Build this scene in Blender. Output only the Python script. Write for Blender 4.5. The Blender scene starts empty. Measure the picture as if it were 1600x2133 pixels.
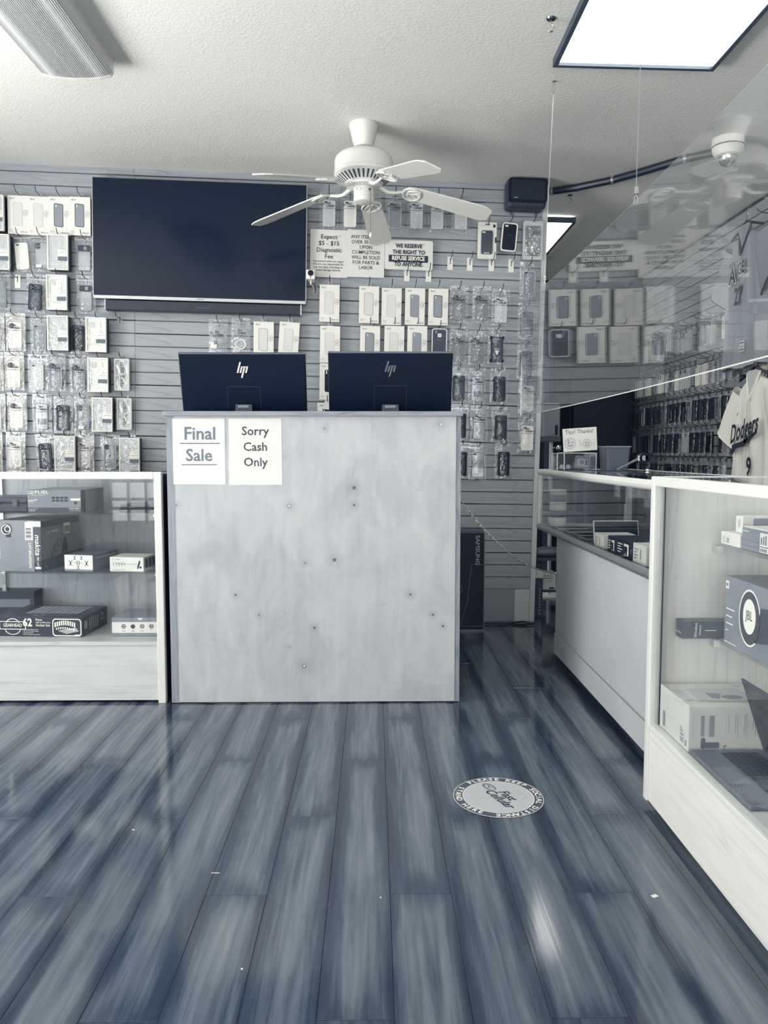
import bpy, bmesh, math, random
from mathutils import Matrix, Vector
R = math.radians
random.seed(7)
SC = bpy.context.scene
COL = SC.collection
# ------------------------------------------------------------------ camera
CAM_Z = 1.06
YAW, PITCH, F = R(0.79), R(4.4), 1600.0
cd = bpy.data.cameras.new('camera'); cam = bpy.data.objects.new('camera', cd); COL.objects.link(cam)
cd.sensor_fit = 'HORIZONTAL'; cd.sensor_width = 36.0; cd.lens = 36.0
cd.clip_start = 0.02
cam.location = (0, 0, CAM_Z); cam.rotation_euler = (R(90) - PITCH, 0, -YAW)
SC.camera = cam
# ------------------------------------------------------------------ world, lights, exposure
SC.view_settings.view_transform = 'Standard'; SC.view_settings.look = 'None'
SC.view_settings.exposure = 0.0; SC.view_settings.gamma = 1.0
SC.view_settings.use_curve_mapping = False
w = bpy.data.worlds.new('sky'); SC.world = w; w.use_nodes = True
bg = w.node_tree.nodes['Background']; bg.inputs[0].default_value = (1.0, .985, .955, 1); bg.inputs[1].default_value = 3.6
def area(name, loc, rot, sx, sy, power, col):
    l = bpy.data.lights.new(name, 'AREA'); l.shape = 'RECTANGLE'; l.size = sx; l.size_y = sy; l.energy = power; l.color = col
    o = bpy.data.objects.new(name, l); COL.objects.link(o); o.location = loc; o.rotation_euler = rot
    return o
# daylight in the shop windows: a long side window at the left, the shop front behind the camera, and the sunlit pavement below both
area('side_window_daylight', (-3.44, 1.55, 1.30), (R(90), 0, R(-90)), 2.9, 1.9, 72, (1.0, .99, .96))
area('shop_front_daylight', (0.1, -2.98, 1.35), (R(90), 0, 0), 4.6, 2.0, 14, (1.0, .99, .96))
area('side_pavement_bounce', (-5.2, 1.9, -.35), (R(90+48), 0, R(-90)), 5.0, 3.0, 1000, (1.0, .985, .95))
area('front_pavement_bounce', (-.4, -5.0, -.30), (R(90+46), 0, 0), 5.5, 3.0, 270, (1.0, .985, .95))
try:
    SC.cycles.transparent_max_bounces = 24
    SC.cycles.max_bounces = 8
except Exception:
    pass
# ------------------------------------------------------------------ pixel rays (measured points of the photograph put on real planes)
fw = Vector((math.sin(YAW)*math.cos(PITCH), math.cos(YAW)*math.cos(PITCH), -math.sin(PITCH)))
rt = Vector((math.cos(YAW), -math.sin(YAW), 0)); upv = rt.cross(fw)
CAMP = Vector((0, 0, CAM_Z))
def ray(px, py): return fw + rt*((px-800)/F) + upv*((1066.5-py)/F)
def on_y(px, py, Y): d = ray(px, py); return CAMP + d*(Y/d.y)
def on_x(px, py, X): d = ray(px, py); return CAMP + d*(X/d.x)
def on_z(px, py, Z): d = ray(px, py); return CAMP + d*((Z-CAM_Z)/d.z)
# ------------------------------------------------------------------ colour: the photograph is toned navy to cream
LUT = [(0, (4, 17, 38)), (.25, (59, 72, 89)), (.5, (120, 128, 138)), (.75, (190, 193, 196)), (1, (246, 244, 234))]
def lin(c):
    c /= 255.0
    return c/12.92 if c <= .04045 else ((c+.055)/1.055)**2.4
def T(v):
    v = max(0, min(1, v))
    for (a, ca), (b, cb) in zip(LUT, LUT[1:]):
        if v <= b:
            t = (v-a)/(b-a); return tuple(lin(ca[i]+(cb[i]-ca[i])*t) for i in range(3)) + (1,)
MATS = {}
def nt(key):
    m = bpy.data.materials.new(key); m.use_nodes = True; MATS[key] = m
    t = m.node_tree
    return m, t.nodes, t.links, t.nodes['Principled BSDF'], t.nodes['Material Output']
def node(N, typ, **kw):
    n = N.new(typ)
    for k, v in kw.items():
        if k.startswith('i_'): n.inputs[k[2:].replace('_', ' ')].default_value = v
        else: setattr(n, k, v)
    return n
def ramp(N, stops):
    r = N.new('ShaderNodeValToRGB'); e = r.color_ramp.elements
    e[0].position, e[0].color = stops[0]; e[1].position, e[1].color = stops[-1]
    for p, c in stops[1:-1]:
        x = e.new(p); x.color = c
    return r
def mat(key, tone, rough=.5, metal=0, spec=.5, noise=0, nscale=20, bump=0, bscale=60, coat=0, emit=0):
    if key in MATS: return MATS[key]
    m, N, L, B, O = nt(key)
    B.inputs['Base Color'].default_value = T(tone); B.inputs['Roughness'].default_value = rough
    B.inputs['Metallic'].default_value = metal; B.inputs['Specular IOR Level'].default_value = spec
    B.inputs['Coat Weight'].default_value = coat; B.inputs['Coat Roughness'].default_value = .08
    tc = N.new('ShaderNodeTexCoord')
    if noise:
        n = node(N, 'ShaderNodeTexNoise', i_Scale=nscale, i_Detail=4.0); L.new(tc.outputs['Object'], n.inputs['Vector'])
        r = ramp(N, [(.3, T(tone-noise)), (.7, T(tone+noise))]); L.new(n.outputs['Fac'], r.inputs[0]); L.new(r.outputs[0], B.inputs['Base Color'])
    if bump:
        n2 = node(N, 'ShaderNodeTexNoise', i_Scale=bscale, i_Detail=3.0); L.new(tc.outputs['Object'], n2.inputs['Vector'])
        b = node(N, 'ShaderNodeBump', i_Strength=bump, i_Distance=.01); L.new(n2.outputs['Fac'], b.inputs['Height']); L.new(b.outputs[0], B.inputs['Normal'])
    if emit:
        B.inputs['Emission Color'].default_value = (1.0, .985, .93, 1); B.inputs['Emission Strength'].default_value = emit
    return m
def wood(key, t0, t1, along='x', sc=1.0, rough=.45, contrast=1.0):
    """printed wood grain running along one object axis"""
    m, N, L, B, O = nt(key)
    tc = N.new('ShaderNodeTexCoord'); mp = N.new('ShaderNodeMapping'); L.new(tc.outputs['Object'], mp.inputs[0])
    s = {'x': (1.2, 14, 14), 'y': (14, 1.2, 14), 'z': (14, 14, 1.2)}[along]
    mp.inputs['Scale'].default_value = [q*sc for q in s]
    n1 = node(N, 'ShaderNodeTexNoise', i_Scale=.42, i_Detail=2.0, i_Distortion=.9); L.new(mp.outputs[0], n1.inputs['Vector'])
    mu = node(N, 'ShaderNodeMath', operation='MULTIPLY'); mu.inputs[1].default_value = 24.0; L.new(n1.outputs['Fac'], mu.inputs[0])
    pp = node(N, 'ShaderNodeMath', operation='PINGPONG'); pp.inputs[1].default_value = 1.0; L.new(mu.outputs[0], pp.inputs[0])
    gl = node(N, 'ShaderNodeMapRange', interpolation_type='SMOOTHSTEP'); gl.inputs[1].default_value = 0; gl.inputs[2].default_value = .22; gl.inputs[3].default_value = -.20; gl.inputs[4].default_value = 0; L.new(pp.outputs[0], gl.inputs[0])
    n2 = node(N, 'ShaderNodeTexNoise', i_Scale=5.0, i_Detail=5.0); L.new(mp.outputs[0], n2.inputs['Vector'])
    mx = node(N, 'ShaderNodeMix', data_type='FLOAT'); mx.inputs[0].default_value = .6
    L.new(n1.outputs['Fac'], mx.inputs[2]); L.new(n2.outputs['Fac'], mx.inputs[3])
    sm = node(N, 'ShaderNodeMath', operation='ADD'); L.new(mx.outputs[0], sm.inputs[0]); L.new(gl.outputs[0], sm.inputs[1])
    r = ramp(N, [(.15, T(t0-.05)), (.45, T((t0+t1)/2)), (.70, T(t1))]); L.new(sm.outputs[0], r.inputs[0]); L.new(r.outputs[0], B.inputs['Base Color'])
    B.inputs['Roughness'].default_value = rough
    return m
def glassy(key, tint=(.93, .96, .97), ior=1.5, rough=0.0, base=0.0, haze=0.0, bump=0, bscale=40):
    """thin clear sheet: fresnel mix of see-through and mirror"""
    m, N, L, B, O = nt(key); N.remove(B)
    tr = N.new('ShaderNodeBsdfTransparent'); tr.inputs[0].default_value = tint + (1,)
    gl = N.new('ShaderNodeBsdfGlossy'); gl.inputs['Roughness'].default_value = rough; gl.inputs[0].default_value = (.95, .97, 1, 1)
    lw = N.new('ShaderNodeLayerWeight'); lw.inputs[0].default_value = .5
    pw5 = node(N, 'ShaderNodeMath', operation='POWER'); pw5.inputs[1].default_value = 5.0; L.new(lw.outputs['Facing'], pw5.inputs[0])
    r0 = ((ior-1)/(ior+1))**2
    fr = node(N, 'ShaderNodeMath', operation='MULTIPLY_ADD'); fr.inputs[1].default_value = 1-r0; fr.inputs[2].default_value = r0; L.new(pw5.outputs[0], fr.inputs[0])
    if bump:
        tc = N.new('ShaderNodeTexCoord')
        n2 = node(N, 'ShaderNodeTexNoise', i_Scale=bscale, i_Detail=2.0, i_Distortion=.8); L.new(tc.outputs['Object'], n2.inputs['Vector'])
        b = node(N, 'ShaderNodeBump', i_Strength=bump, i_Distance=.01); L.new(n2.outputs['Fac'], b.inputs['Height'])
        L.new(b.outputs[0], gl.inputs['Normal']); L.new(b.outputs[0], lw.inputs['Normal'])
    a = node(N, 'ShaderNodeMath', operation='ADD'); a.inputs[1].default_value = base; a.use_clamp = True
    L.new(fr.outputs[0], a.inputs[0])
    first = tr
    if haze:
        df = N.new('ShaderNodeBsdfDiffuse'); df.inputs[0].default_value = T(.95)
        mh = N.new('ShaderNodeMixShader'); mh.inputs[0].default_value = haze; L.new(tr.outputs[0], mh.inputs[1]); L.new(df.outputs[0], mh.inputs[2]); first = mh
    mx = N.new('ShaderNodeMixShader'); L.new(a.outputs[0], mx.inputs[0]); L.new(first.outputs[0], mx.inputs[1]); L.new(gl.outputs[0], mx.inputs[2])
    L.new(mx.outputs[0], O.inputs[0])
    return m
# ------------------------------------------------------------------ mesh builder
def rrect(w, h, r, n=4, cx=0, cz=0):
    p = []
    for (sx, sz, a0) in ((1, 1, 0), (-1, 1, 90), (-1, -1, 180), (1, -1, 270)):
        for i in range(n+1):
            a = R(a0 + 90*i/n); p.append((cx+sx*(w/2-r)+r*math.cos(a), cz+sz*(h/2-r)+r*math.sin(a)))
    return p
def circ(r, n=20, cx=0, cz=0, rz=None): return [(cx+r*math.cos(2*math.pi*i/n), cz+(rz or r)*math.sin(2*math.pi*i/n)) for i in range(n)]
TEXT = {}
def text_data(s, bold=0, res=2):
    k = (s, bold, res)
    if k not in TEXT:
        c = bpy.data.curves.new('text', 'FONT'); c.body = s; c.size = 1; c.offset = bold; c.resolution_u = res; c.align_x = 'CENTER'; c.align_y = 'CENTER'
        o = bpy.data.objects.new('text', c); COL.objects.link(o)
        dg = bpy.context.evaluated_depsgraph_get()
        me = bpy.data.meshes.new_from_object(o.evaluated_get(dg))
        TEXT[k] = ([tuple(v.co) for v in me.vertices], [tuple(p.vertices) for p in me.polygons])
        bpy.data.objects.remove(o); bpy.data.curves.remove(c); bpy.data.meshes.remove(me)
    return TEXT[k]
class MB:
    def __init__(s): s.v = []; s.f = []; s.m = []; s.sm = []; s.M = None
    def add(s, vs, fs, m=0, smooth=False):
        b = len(s.v)
        if s.M is not None: vs = [tuple(s.M @ Vector(q)) for q in vs]
        s.v += [tuple(q) for q in vs]
        for f in fs: s.f.append(tuple(i+b for i in f)); s.m.append(m); s.sm.append(smooth)
        return s
    def box(s, x0, x1, y0, y1, z0, z1, m=0, faces=None):
        vs = [(x, y, z) for z in (z0, z1) for y in (y0, y1) for x in (x0, x1)]
        fs = [(0, 1, 3, 2), (4, 6, 7, 5), (0, 4, 5, 1), (2, 3, 7, 6), (0, 2, 6, 4), (1, 5, 7, 3)]
        return s.add(vs, fs, m)
    def bbox(s, x0, x1, y0, y1, z0, z1, b, m=0):
        """box with chamfered vertical and horizontal edges"""
        bm = bmesh.new(); bmesh.ops.create_cube(bm, size=1)
        for v in bm.verts: v.co = Vector(((x0+x1)/2+v.co.x*(x1-x0), (y0+y1)/2+v.co.y*(y1-y0), (z0+z1)/2+v.co.z*(z1-z0)))
        bmesh.ops.bevel(bm, geom=bm.edges[:], offset=b, segments=2, affect='EDGES', profile=.5)
        bm.verts.index_update()
        s.add([tuple(v.co) for v in bm.verts], [tuple(v.index for v in f.verts) for f in bm.faces], m); bm.free(); return s
    def prism(s, p, y0, y1, m=0, smooth=False):
        n = len(p)
        vs = [(x, y0, z) for x, z in p] + [(x, y1, z) for x, z in p]
        s.add(vs, [tuple(range(n)), tuple(range(2*n-1, n-1, -1))], m)
        return s.add(vs, [(i, (i+1) % n, n+(i+1) % n, n+i) for i in range(n)], m, smooth)
    def flat(s, p, y, m=0): return s.add([(x, y, z) for x, z in p], [tuple(range(len(p)))], m)
    def frame(s, po, pi, y0, y1, m=0):
        n = len(po); vs = [(x, y0, z) for x, z in po]+[(x, y0, z) for x, z in pi]+[(x, y1, z) for x, z in po]+[(x, y1, z) for x, z in pi]
        fs = []
        for i in range(n):
            j = (i+1) % n
            fs += [(i, j, n+j, n+i), (2*n+i, 3*n+i, 3*n+j, 2*n+j), (i, 2*n+i, 2*n+j, j), (n+i, n+j, 3*n+j, 3*n+i)]
        return s.add(vs, fs, m)
    def tube(s, pts, r, n=6, m=0, closed=False, rs=None):
        pts = [Vector(p) for p in pts]; k = len(pts); rings = []; prev = None
        for i, p in enumerate(pts):
            if closed: t = pts[(i+1) % k]-pts[i-1]
            else: t = pts[min(i+1, k-1)]-pts[max(i-1, 0)]
            t.normalize()
            if prev is None:
                a = Vector((0, 0, 1)) if abs(t.z) < .9 else Vector((1, 0, 0)); nx = t.cross(a).normalized()
            else: nx = (prev - t*prev.dot(t)).normalized()
            prev = nx; ny = t.cross(nx); rr = rs[i] if rs else r
            rings.append([p+nx*rr*math.cos(2*math.pi*j/n)+ny*rr*math.sin(2*math.pi*j/n) for j in range(n)])
        vs = [q for g in rings for q in g]; fs = []
        for i in range(k if closed else k-1):
            for j in range(n):
                a, b = i*n, ((i+1) % k)*n
                fs.append((a+j, a+(j+1) % n, b+(j+1) % n, b+j))
        s.add(vs, fs, m, True)
        if not closed: s.add(rings[0], [tuple(range(n))], m); s.add(rings[-1], [tuple(range(n))], m)
        return s
    def lathe(s, prof, n=24, c=(0, 0, 0), m=0, smooth=True):
        vs = []; fs = []; k = len(prof)
        for r, z in prof:
            for j in range(n): a = 2*math.pi*j/n; vs.append((c[0]+r*math.cos(a), c[1]+r*math.sin(a), c[2]+z))
        for i in range(k-1):
            for j in range(n): fs.append((i*n+j, i*n+(j+1) % n, (i+1)*n+(j+1) % n, (i+1)*n+j))
        s.add(vs, fs, m, smooth)
        for i in (0, k-1):
            if prof[i][0] > 1e-5: s.add(vs[i*n:(i+1)*n], [tuple(range(n))], m)
        return s
    def grid(s, fn, nu, nv, m=0, smooth=True):
        vs = [fn(i/nu, j/nv) for j in range(nv+1) for i in range(nu+1)]
        return s.add(vs, [(j*(nu+1)+i, j*(nu+1)+i+1, (j+1)*(nu+1)+i+1, (j+1)*(nu+1)+i) for j in range(nv) for i in range(nu)], m, smooth)
    def ball(s, c, r, m=0, n=12, k=8, sz=1): return s.lathe([(max(1e-6, r*math.sin(math.pi*i/k)), -r*sz*math.cos(math.pi*i/k)) for i in range(k+1)], n, c, m)
    def text(s, t, x, z, size, y=0, m=0, bold=0, shear=0, sx=1.0, rot=0, align='c', res=2):
        """flat lettering in the xz plane, read from -y"""
        vs, fs = text_data(t, bold, res)
        if not vs: return s
        xs = [q[0] for q in vs]; off = {'c': 0, 'l': -min(xs), 'r': -max(xs)}[align]
        c, n_ = math.cos(R(rot)), math.sin(R(rot)); out = []
        for a, b, _ in vs:
            a = ((a+off)*sx+shear*b)*size; b = b*size
            out.append((x+a*c-b*n_, y, z+a*n_+b*c))
        return s.add(out, fs, m)
    def mesh(s, name, mats):
        me = bpy.data.meshes.new(name); me.from_pydata(s.v, [], s.f)
        for k in mats: me.materials.append(k if not isinstance(k, str) else MATS[k])
        me.polygons.foreach_set('material_index', s.m); me.polygons.foreach_set('use_smooth', s.sm)
        bm = bmesh.new(); bm.from_mesh(me); bmesh.ops.recalc_face_normals(bm, faces=bm.faces[:])
        for e in bm.edges:
            if len(e.link_faces) == 2 and e.calc_face_angle(0) > .62: e.smooth = False
        bm.to_mesh(me); bm.free()
        return me
    def build(s, name, mats, parent=None, M=None):
        if isinstance(mats, str): mats = [mats]
        return link(name, s.mesh(name, mats), parent, M)
def link(name, me, parent=None, M=None):
    o = bpy.data.objects.new(name, me); COL.objects.link(o)
    if parent: o.parent = parent
    if M is not None: o.matrix_local = M
    return o
LABELS = {}
def tag(o, label, cat, group=None):
    nw = len(label.split())
    if not 4 <= nw <= 16: print('LABEL LENGTH', nw, label)
    if label in LABELS and not (group and LABELS[label] == group): print('DUPLICATE LABEL', label)
    LABELS[label] = group
    o['label'] = label; o['category'] = cat
    if group: o['group'] = group
    return o
def thing(name, label, cat, M=None, group=None):
    o = bpy.data.objects.new(name, None); o.empty_display_size = .05; COL.objects.link(o)
    if M is not None: o.matrix_world = M
    return tag(o, label, cat, group)
def struct(o): o['kind'] = 'structure'; return o
def at(x, y, z, rz=0): return Matrix.Translation((x, y, z)) @ Matrix.Rotation(R(rz), 4, 'Z')
ORD = ['first', 'second', 'third', 'fourth', 'fifth', 'sixth', 'seventh', 'eighth', 'ninth', 'tenth', 'eleventh', 'twelfth', 'thirteenth', 'fourteenth', 'fifteenth', 'sixteenth', 'seventeenth', 'eighteenth', 'nineteenth', 'twentieth']
# ------------------------------------------------------------------ materials
mat('white_paint', .90, .55); mat('off_white', .93, .45); mat('paper', .86, .6); mat('white_card', .89, .4); mat('cream_metal', .84, .35)
mat('fan_white', .87, .35); mat('light_grey', .78, .5); mat('mid_grey', .52, .5); mat('grey_plastic', .42, .4); mat('dark_grey', .26, .45)
mat('charcoal', .16, .4); mat('navy_black', .06, .4); mat('black_gloss', .04, .15); mat('ink', .10, .7); mat('ink_grey', .42, .7); mat('ink_light', .62, .7)
mat('chrome', .85, .2, 1.0); mat('wire_metal', .45, .3, .9); mat('dark_wire', .22, .35, .6); mat('silver', .72, .3, .8)
mat('white_ink', .97, .6); mat('case_white', .9, .35); mat('case_light', .74, .3); mat('case_mid', .5, .35); mat('case_dark', .18, .3, spec=.4); mat('case_black', .04, .42, spec=.22)
mat('card_grey', .48, .5, noise=.03, nscale=8); mat('card_dark', .22, .45, noise=.03, nscale=8); mat('card_black', .10, .4)
mat('bin_grey', .34, .4); mat('decal_ring', .30, .35); mat('decal_face', .72, .3); mat('groove_dark', .03, .8); mat('groove_grey', .44, .6); mat('drywall', .55, .8, noise=.02, nscale=3); mat('drywall_patch', .75, .8, noise=.02, nscale=5)
mat('diffuser', .80, .35, bump=.2, bscale=300); mat('lamp_on', .95, .5, emit=7.0)
mat('jersey_white', .93, .8, bump=.15, bscale=90); mat('jersey_grey', .58, .8, bump=.15, bscale=90); mat('jersey_dark', .10, .8, bump=.15, bscale=90)
mat('tv_screen', .065, .14, spec=.22); mat('monitor_back', .03, .3, spec=.22); mat('rear_dark', .10, .8); mat('rear_door', .14, .5)
mat('brushed', .66, .3, .7); mat('skirt_dark', .04, .7); mat('end_laminate', .70, .5, noise=.015, nscale=4)
mat('pvc_conduit', .12, .4); mat('bill', .72, .7); mat('coin', .7, .3, .8); mat('frosted', .45, .3)
glassy('glass', (.985, .99, .99), 1.5); glassy('shelf_glass', (.95, .97, .97), 1.5); glassy('acrylic', (.95, .96, .97), 1.5, base=.03)
glassy('guard_acrylic', (.96, .97, .98), 1.45, base=.0, haze=.012)
glassy('bag_film', (.96, .97, .98), 1.5, .08, base=.03, haze=.02, bump=.25, bscale=40); glassy('bag_film_lit', (.96, .97, .98), 1.5, .08, base=.10, haze=.30, bump=.4, bscale=45); glassy('case_clear', (.72, .76, .80), 1.5, .08, base=.06, haze=.10); glassy('clear_tab', (.9, .92, .94), 1.5, .05, base=.06, haze=.12)  # second bag film has the light on the left bags put in as haze
glassy('tray_film', (.95, .96, .97), 1.5, .1, base=.06, haze=.06, bump=.4, bscale=35); glassy('sleeve_film', (.985, .99, .99), 1.28, .12, base=.0, haze=.0, bump=.1, bscale=12)
wood('case_wood_h', .71, .80, 'x', .8); wood('case_wood_v', .82, .92, 'z', .8); wood('case_wood_y', .82, .90, 'y', .8); wood('end_wood_v', .54, .64, 'z', .8); wood('pine_edge', .46, .60, 'z', 1.5); wood('pine_edge_x', .46, .60, 'x', 1.5)
wood('slat_laminate', .58, .63, 'x', .8, .4)
def m_ceiling():
    m, N, L, B, O = nt('ceiling_plaster')
    tc = N.new('ShaderNodeTexCoord'); n = node(N, 'ShaderNodeTexNoise', i_Scale=85.0, i_Detail=3.0); L.new(tc.outputs['Object'], n.inputs['Vector'])
    r = ramp(N, [(.42, (0, 0, 0, 1)), (.62, (1, 1, 1, 1))]); L.new(n.outputs['Fac'], r.inputs[0])
    b = node(N, 'ShaderNodeBump', i_Strength=.15, i_Distance=.006); L.new(r.outputs[0], b.inputs['Height']); L.new(b.outputs[0], B.inputs['Normal'])
    B.inputs['Base Color'].default_value = T(.88); B.inputs['Roughness'].default_value = .85
m_ceiling()
def m_floor():
    m, N, L, B, O = nt('floor_laminate')
    tc = N.new('ShaderNodeTexCoord'); oi = N.new('ShaderNodeObjectInfo')
    ad = node(N, 'ShaderNodeVectorMath', operation='MULTIPLY_ADD'); ad.inputs[1].default_value = (1, 1, 1)
    cmb = N.new('ShaderNodeCombineXYZ'); m1 = node(N, 'ShaderNodeMath', operation='MULTIPLY'); m1.inputs[1].default_value = 37.0
    L.new(oi.outputs['Random'], m1.inputs[0]); L.new(m1.outputs[0], cmb.inputs[0]); L.new(m1.outputs[0], cmb.inputs[1])
    L.new(tc.outputs['Object'], ad.inputs[0]); L.new(cmb.outputs[0], ad.inputs[2])
    mp = N.new('ShaderNodeMapping'); mp.inputs['Scale'].default_value = (16, 1.5, 1); L.new(ad.outputs[0], mp.inputs[0])
    n1 = node(N, 'ShaderNodeTexNoise', i_Scale=1.0, i_Detail=5.0, i_Roughness=.6, i_Distortion=.6); L.new(mp.outputs[0], n1.inputs['Vector'])
    mp2 = N.new('ShaderNodeMapping'); mp2.inputs['Scale'].default_value = (75, 3, 1); L.new(ad.outputs[0], mp2.inputs[0])
    n2 = node(N, 'ShaderNodeTexNoise', i_Scale=1.0, i_Detail=4.0, i_Distortion=.5); L.new(mp2.outputs[0], n2.inputs['Vector'])
    mp3 = N.new('ShaderNodeMapping'); mp3.inputs['Scale'].default_value = (7, .9, 1); L.new(ad.outputs[0], mp3.inputs[0])
    n3 = node(N, 'ShaderNodeTexNoise', i_Scale=1.0, i_Detail=2.0); L.new(mp3.outputs[0], n3.inputs['Vector'])
    a = node(N, 'ShaderNodeMix', data_type='FLOAT'); a.inputs[0].default_value = .42; L.new(n1.outputs['Fac'], a.inputs[2]); L.new(n2.outputs['Fac'], a.inputs[3])
    # printed dark burn along the long edges and ends of every plank
    sp = N.new('ShaderNodeSeparateXYZ'); L.new(tc.outputs['Object'], sp.inputs[0])
    def edge(out, lo, hi):
        ab = node(N, 'ShaderNodeMath', operation='ABSOLUTE'); L.new(out, ab.inputs[0])
        wob = node(N, 'ShaderNodeMath', operation='MULTIPLY_ADD'); L.new(n3.outputs['Fac'], wob.inputs[0]); wob.inputs[1].default_value = (hi-lo)*1.6; L.new(ab.outputs[0], wob.inputs[2])
        mr = node(N, 'ShaderNodeMapRange', interpolation_type='SMOOTHSTEP'); L.new(wob.outputs[0], mr.inputs[0])
        mr.inputs[1].default_value = lo+(hi-lo)*.8; mr.inputs[2].default_value = hi+(hi-lo)*.8; mr.inputs[3].default_value = 0; mr.inputs[4].default_value = 1
        return mr.outputs[0]
    ex = edge(sp.outputs[0], .030, .078); ey = edge(sp.outputs[1], .50, .62)
    eh = node(N, 'ShaderNodeMath', operation='MULTIPLY'); L.new(ey, eh.inputs[0]); eh.inputs[1].default_value = .6
    mxm = node(N, 'ShaderNodeMath', operation='MAXIMUM'); L.new(ex, mxm.inputs[0]); L.new(eh.outputs[0], mxm.inputs[1])
    sb = node(N, 'ShaderNodeMath', operation='MULTIPLY_ADD'); L.new(mxm.outputs[0], sb.inputs[0]); sb.inputs[1].default_value = -.30; L.new(a.outputs[0], sb.inputs[2])
    r = ramp(N, [(.15, T(.14)), (.36, T(.25)), (.55, T(.40)), (.75, T(.50))]); L.new(sb.outputs[0], r.inputs[0]); L.new(r.outputs[0], B.inputs['Base Color'])
    B.inputs['Roughness'].default_value = .10; B.inputs['Specular IOR Level'].default_value = .65
    bp = node(N, 'ShaderNodeBump', i_Strength=.03, i_Distance=.003); L.new(n2.outputs['Fac'], bp.inputs['Height']); L.new(bp.outputs[0], B.inputs['Normal'])
m_floor()
KNOTS = [(603, 1054, 4), (738, 1052, 3), (697, 1166, 4), (636, 1173, 2.5), (491, 1239, 3), (855, 1238, 3), (540, 1281, 2.5), (655, 1307, 3), (634, 1387, 4.5), (902, 1280, 3), (923, 1304, 3), (368, 1052, 2.5), (917, 884, 3.5), (676, 893, 2.5), (738, 1016, 4), (604, 1347, 2)]
def m_ply():
    m, N, L, B, O = nt('birch_plywood')
    tc = N.new('ShaderNodeTexCoord')
    mp = N.new('ShaderNodeMapping'); mp.inputs['Scale'].default_value = (4.0, 4.0, 2.6); L.new(tc.outputs['Object'], mp.inputs[0])
    n1 = node(N, 'ShaderNodeTexNoise', i_Scale=1.6, i_Detail=6.0, i_Roughness=.62, i_Distortion=.7); L.new(mp.outputs[0], n1.inputs['Vector'])
    mp2 = N.new('ShaderNodeMapping'); mp2.inputs['Scale'].default_value = (22, 22, 1.6); L.new(tc.outputs['Object'], mp2.inputs[0])
    n2 = node(N, 'ShaderNodeTexNoise', i_Scale=2.0, i_Detail=5.0, i_Distortion=.4); L.new(mp2.outputs[0], n2.inputs['Vector'])
    n4 = node(N, 'ShaderNodeTexNoise', i_Scale=1.0, i_Detail=2.0, i_Distortion=1.0); mp4 = N.new('ShaderNodeMapping'); mp4.inputs['Scale'].default_value = (4, 4, .8); L.new(tc.outputs['Object'], mp4.inputs[0]); L.new(mp4.outputs[0], n4.inputs['Vector'])
    m9 = node(N, 'ShaderNodeMath', operation='MULTIPLY'); m9.inputs[1].default_value = 9.0; L.new(n4.outputs['Fac'], m9.inputs[0])
    fr = node(N, 'ShaderNodeMath', operation='PINGPONG'); fr.inputs[1].default_value = 1.0; L.new(m9.outputs[0], fr.inputs[0])
    ln = node(N, 'ShaderNodeMapRange'); ln.inputs[1].default_value = 0; ln.inputs[2].default_value = .10; ln.inputs[3].default_value = -.05; ln.inputs[4].default_value = 0; L.new(fr.outputs[0], ln.inputs[0])
    a = node(N, 'ShaderNodeMix', data_type='FLOAT'); a.inputs[0].default_value = .22; L.new(n1.outputs['Fac'], a.inputs[2]); L.new(n2.outputs['Fac'], a.inputs[3])
    s0 = node(N, 'ShaderNodeMath', operation='ADD'); L.new(a.outputs[0], s0.inputs[0]); L.new(ln.outputs[0], s0.inputs[1]); cur = s0.outputs[0]
    r = ramp(N, [(.25, T(.60)), (.5, T(.685)), (.72, T(.74))]); L.new(cur, r.inputs[0])
    acc = None
    for kx, ky, kr in KNOTS:
        p = on_y(kx, ky, 3.2)
        d = node(N, 'ShaderNodeVectorMath', operation='DISTANCE'); L.new(tc.outputs['Object'], d.inputs[0]); d.inputs[1].default_value = (p.x, 3.2, p.z)
        mr = node(N, 'ShaderNodeMapRange', interpolation_type='SMOOTHSTEP'); rr = kr*3.2/F
        mr.inputs[1].default_value = rr*.7; mr.inputs[2].default_value = rr*1.5; mr.inputs[3].default_value = .9; mr.inputs[4].default_value = 0; L.new(d.outputs['Value'], mr.inputs[0])
        mr2 = node(N, 'ShaderNodeMapRange', interpolation_type='SMOOTHSTEP'); mr2.inputs[1].default_value = 0; mr2.inputs[2].default_value = rr*6; mr2.inputs[3].default_value = .22; mr2.inputs[4].default_value = 0; L.new(d.outputs['Value'], mr2.inputs[0])
        q = node(N, 'ShaderNodeMath', operation='MAXIMUM'); L.new(mr.outputs[0], q.inputs[0]); L.new(mr2.outputs[0], q.inputs[1])
        if acc is None: acc = q.outputs[0]
        else:
            q2 = node(N, 'ShaderNodeMath', operation='MAXIMUM'); L.new(acc, q2.inputs[0]); L.new(q.outputs[0], q2.inputs[1]); acc = q2.outputs[0]
    mx = node(N, 'ShaderNodeMix', data_type='RGBA'); L.new(acc, mx.inputs[0]); L.new(r.outputs[0], mx.inputs[6]); mx.inputs[7].default_value = T(.2)
    L.new(mx.outputs[2], B.inputs['Base Color']); B.inputs['Roughness'].default_value = .42
m_ply()
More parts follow.
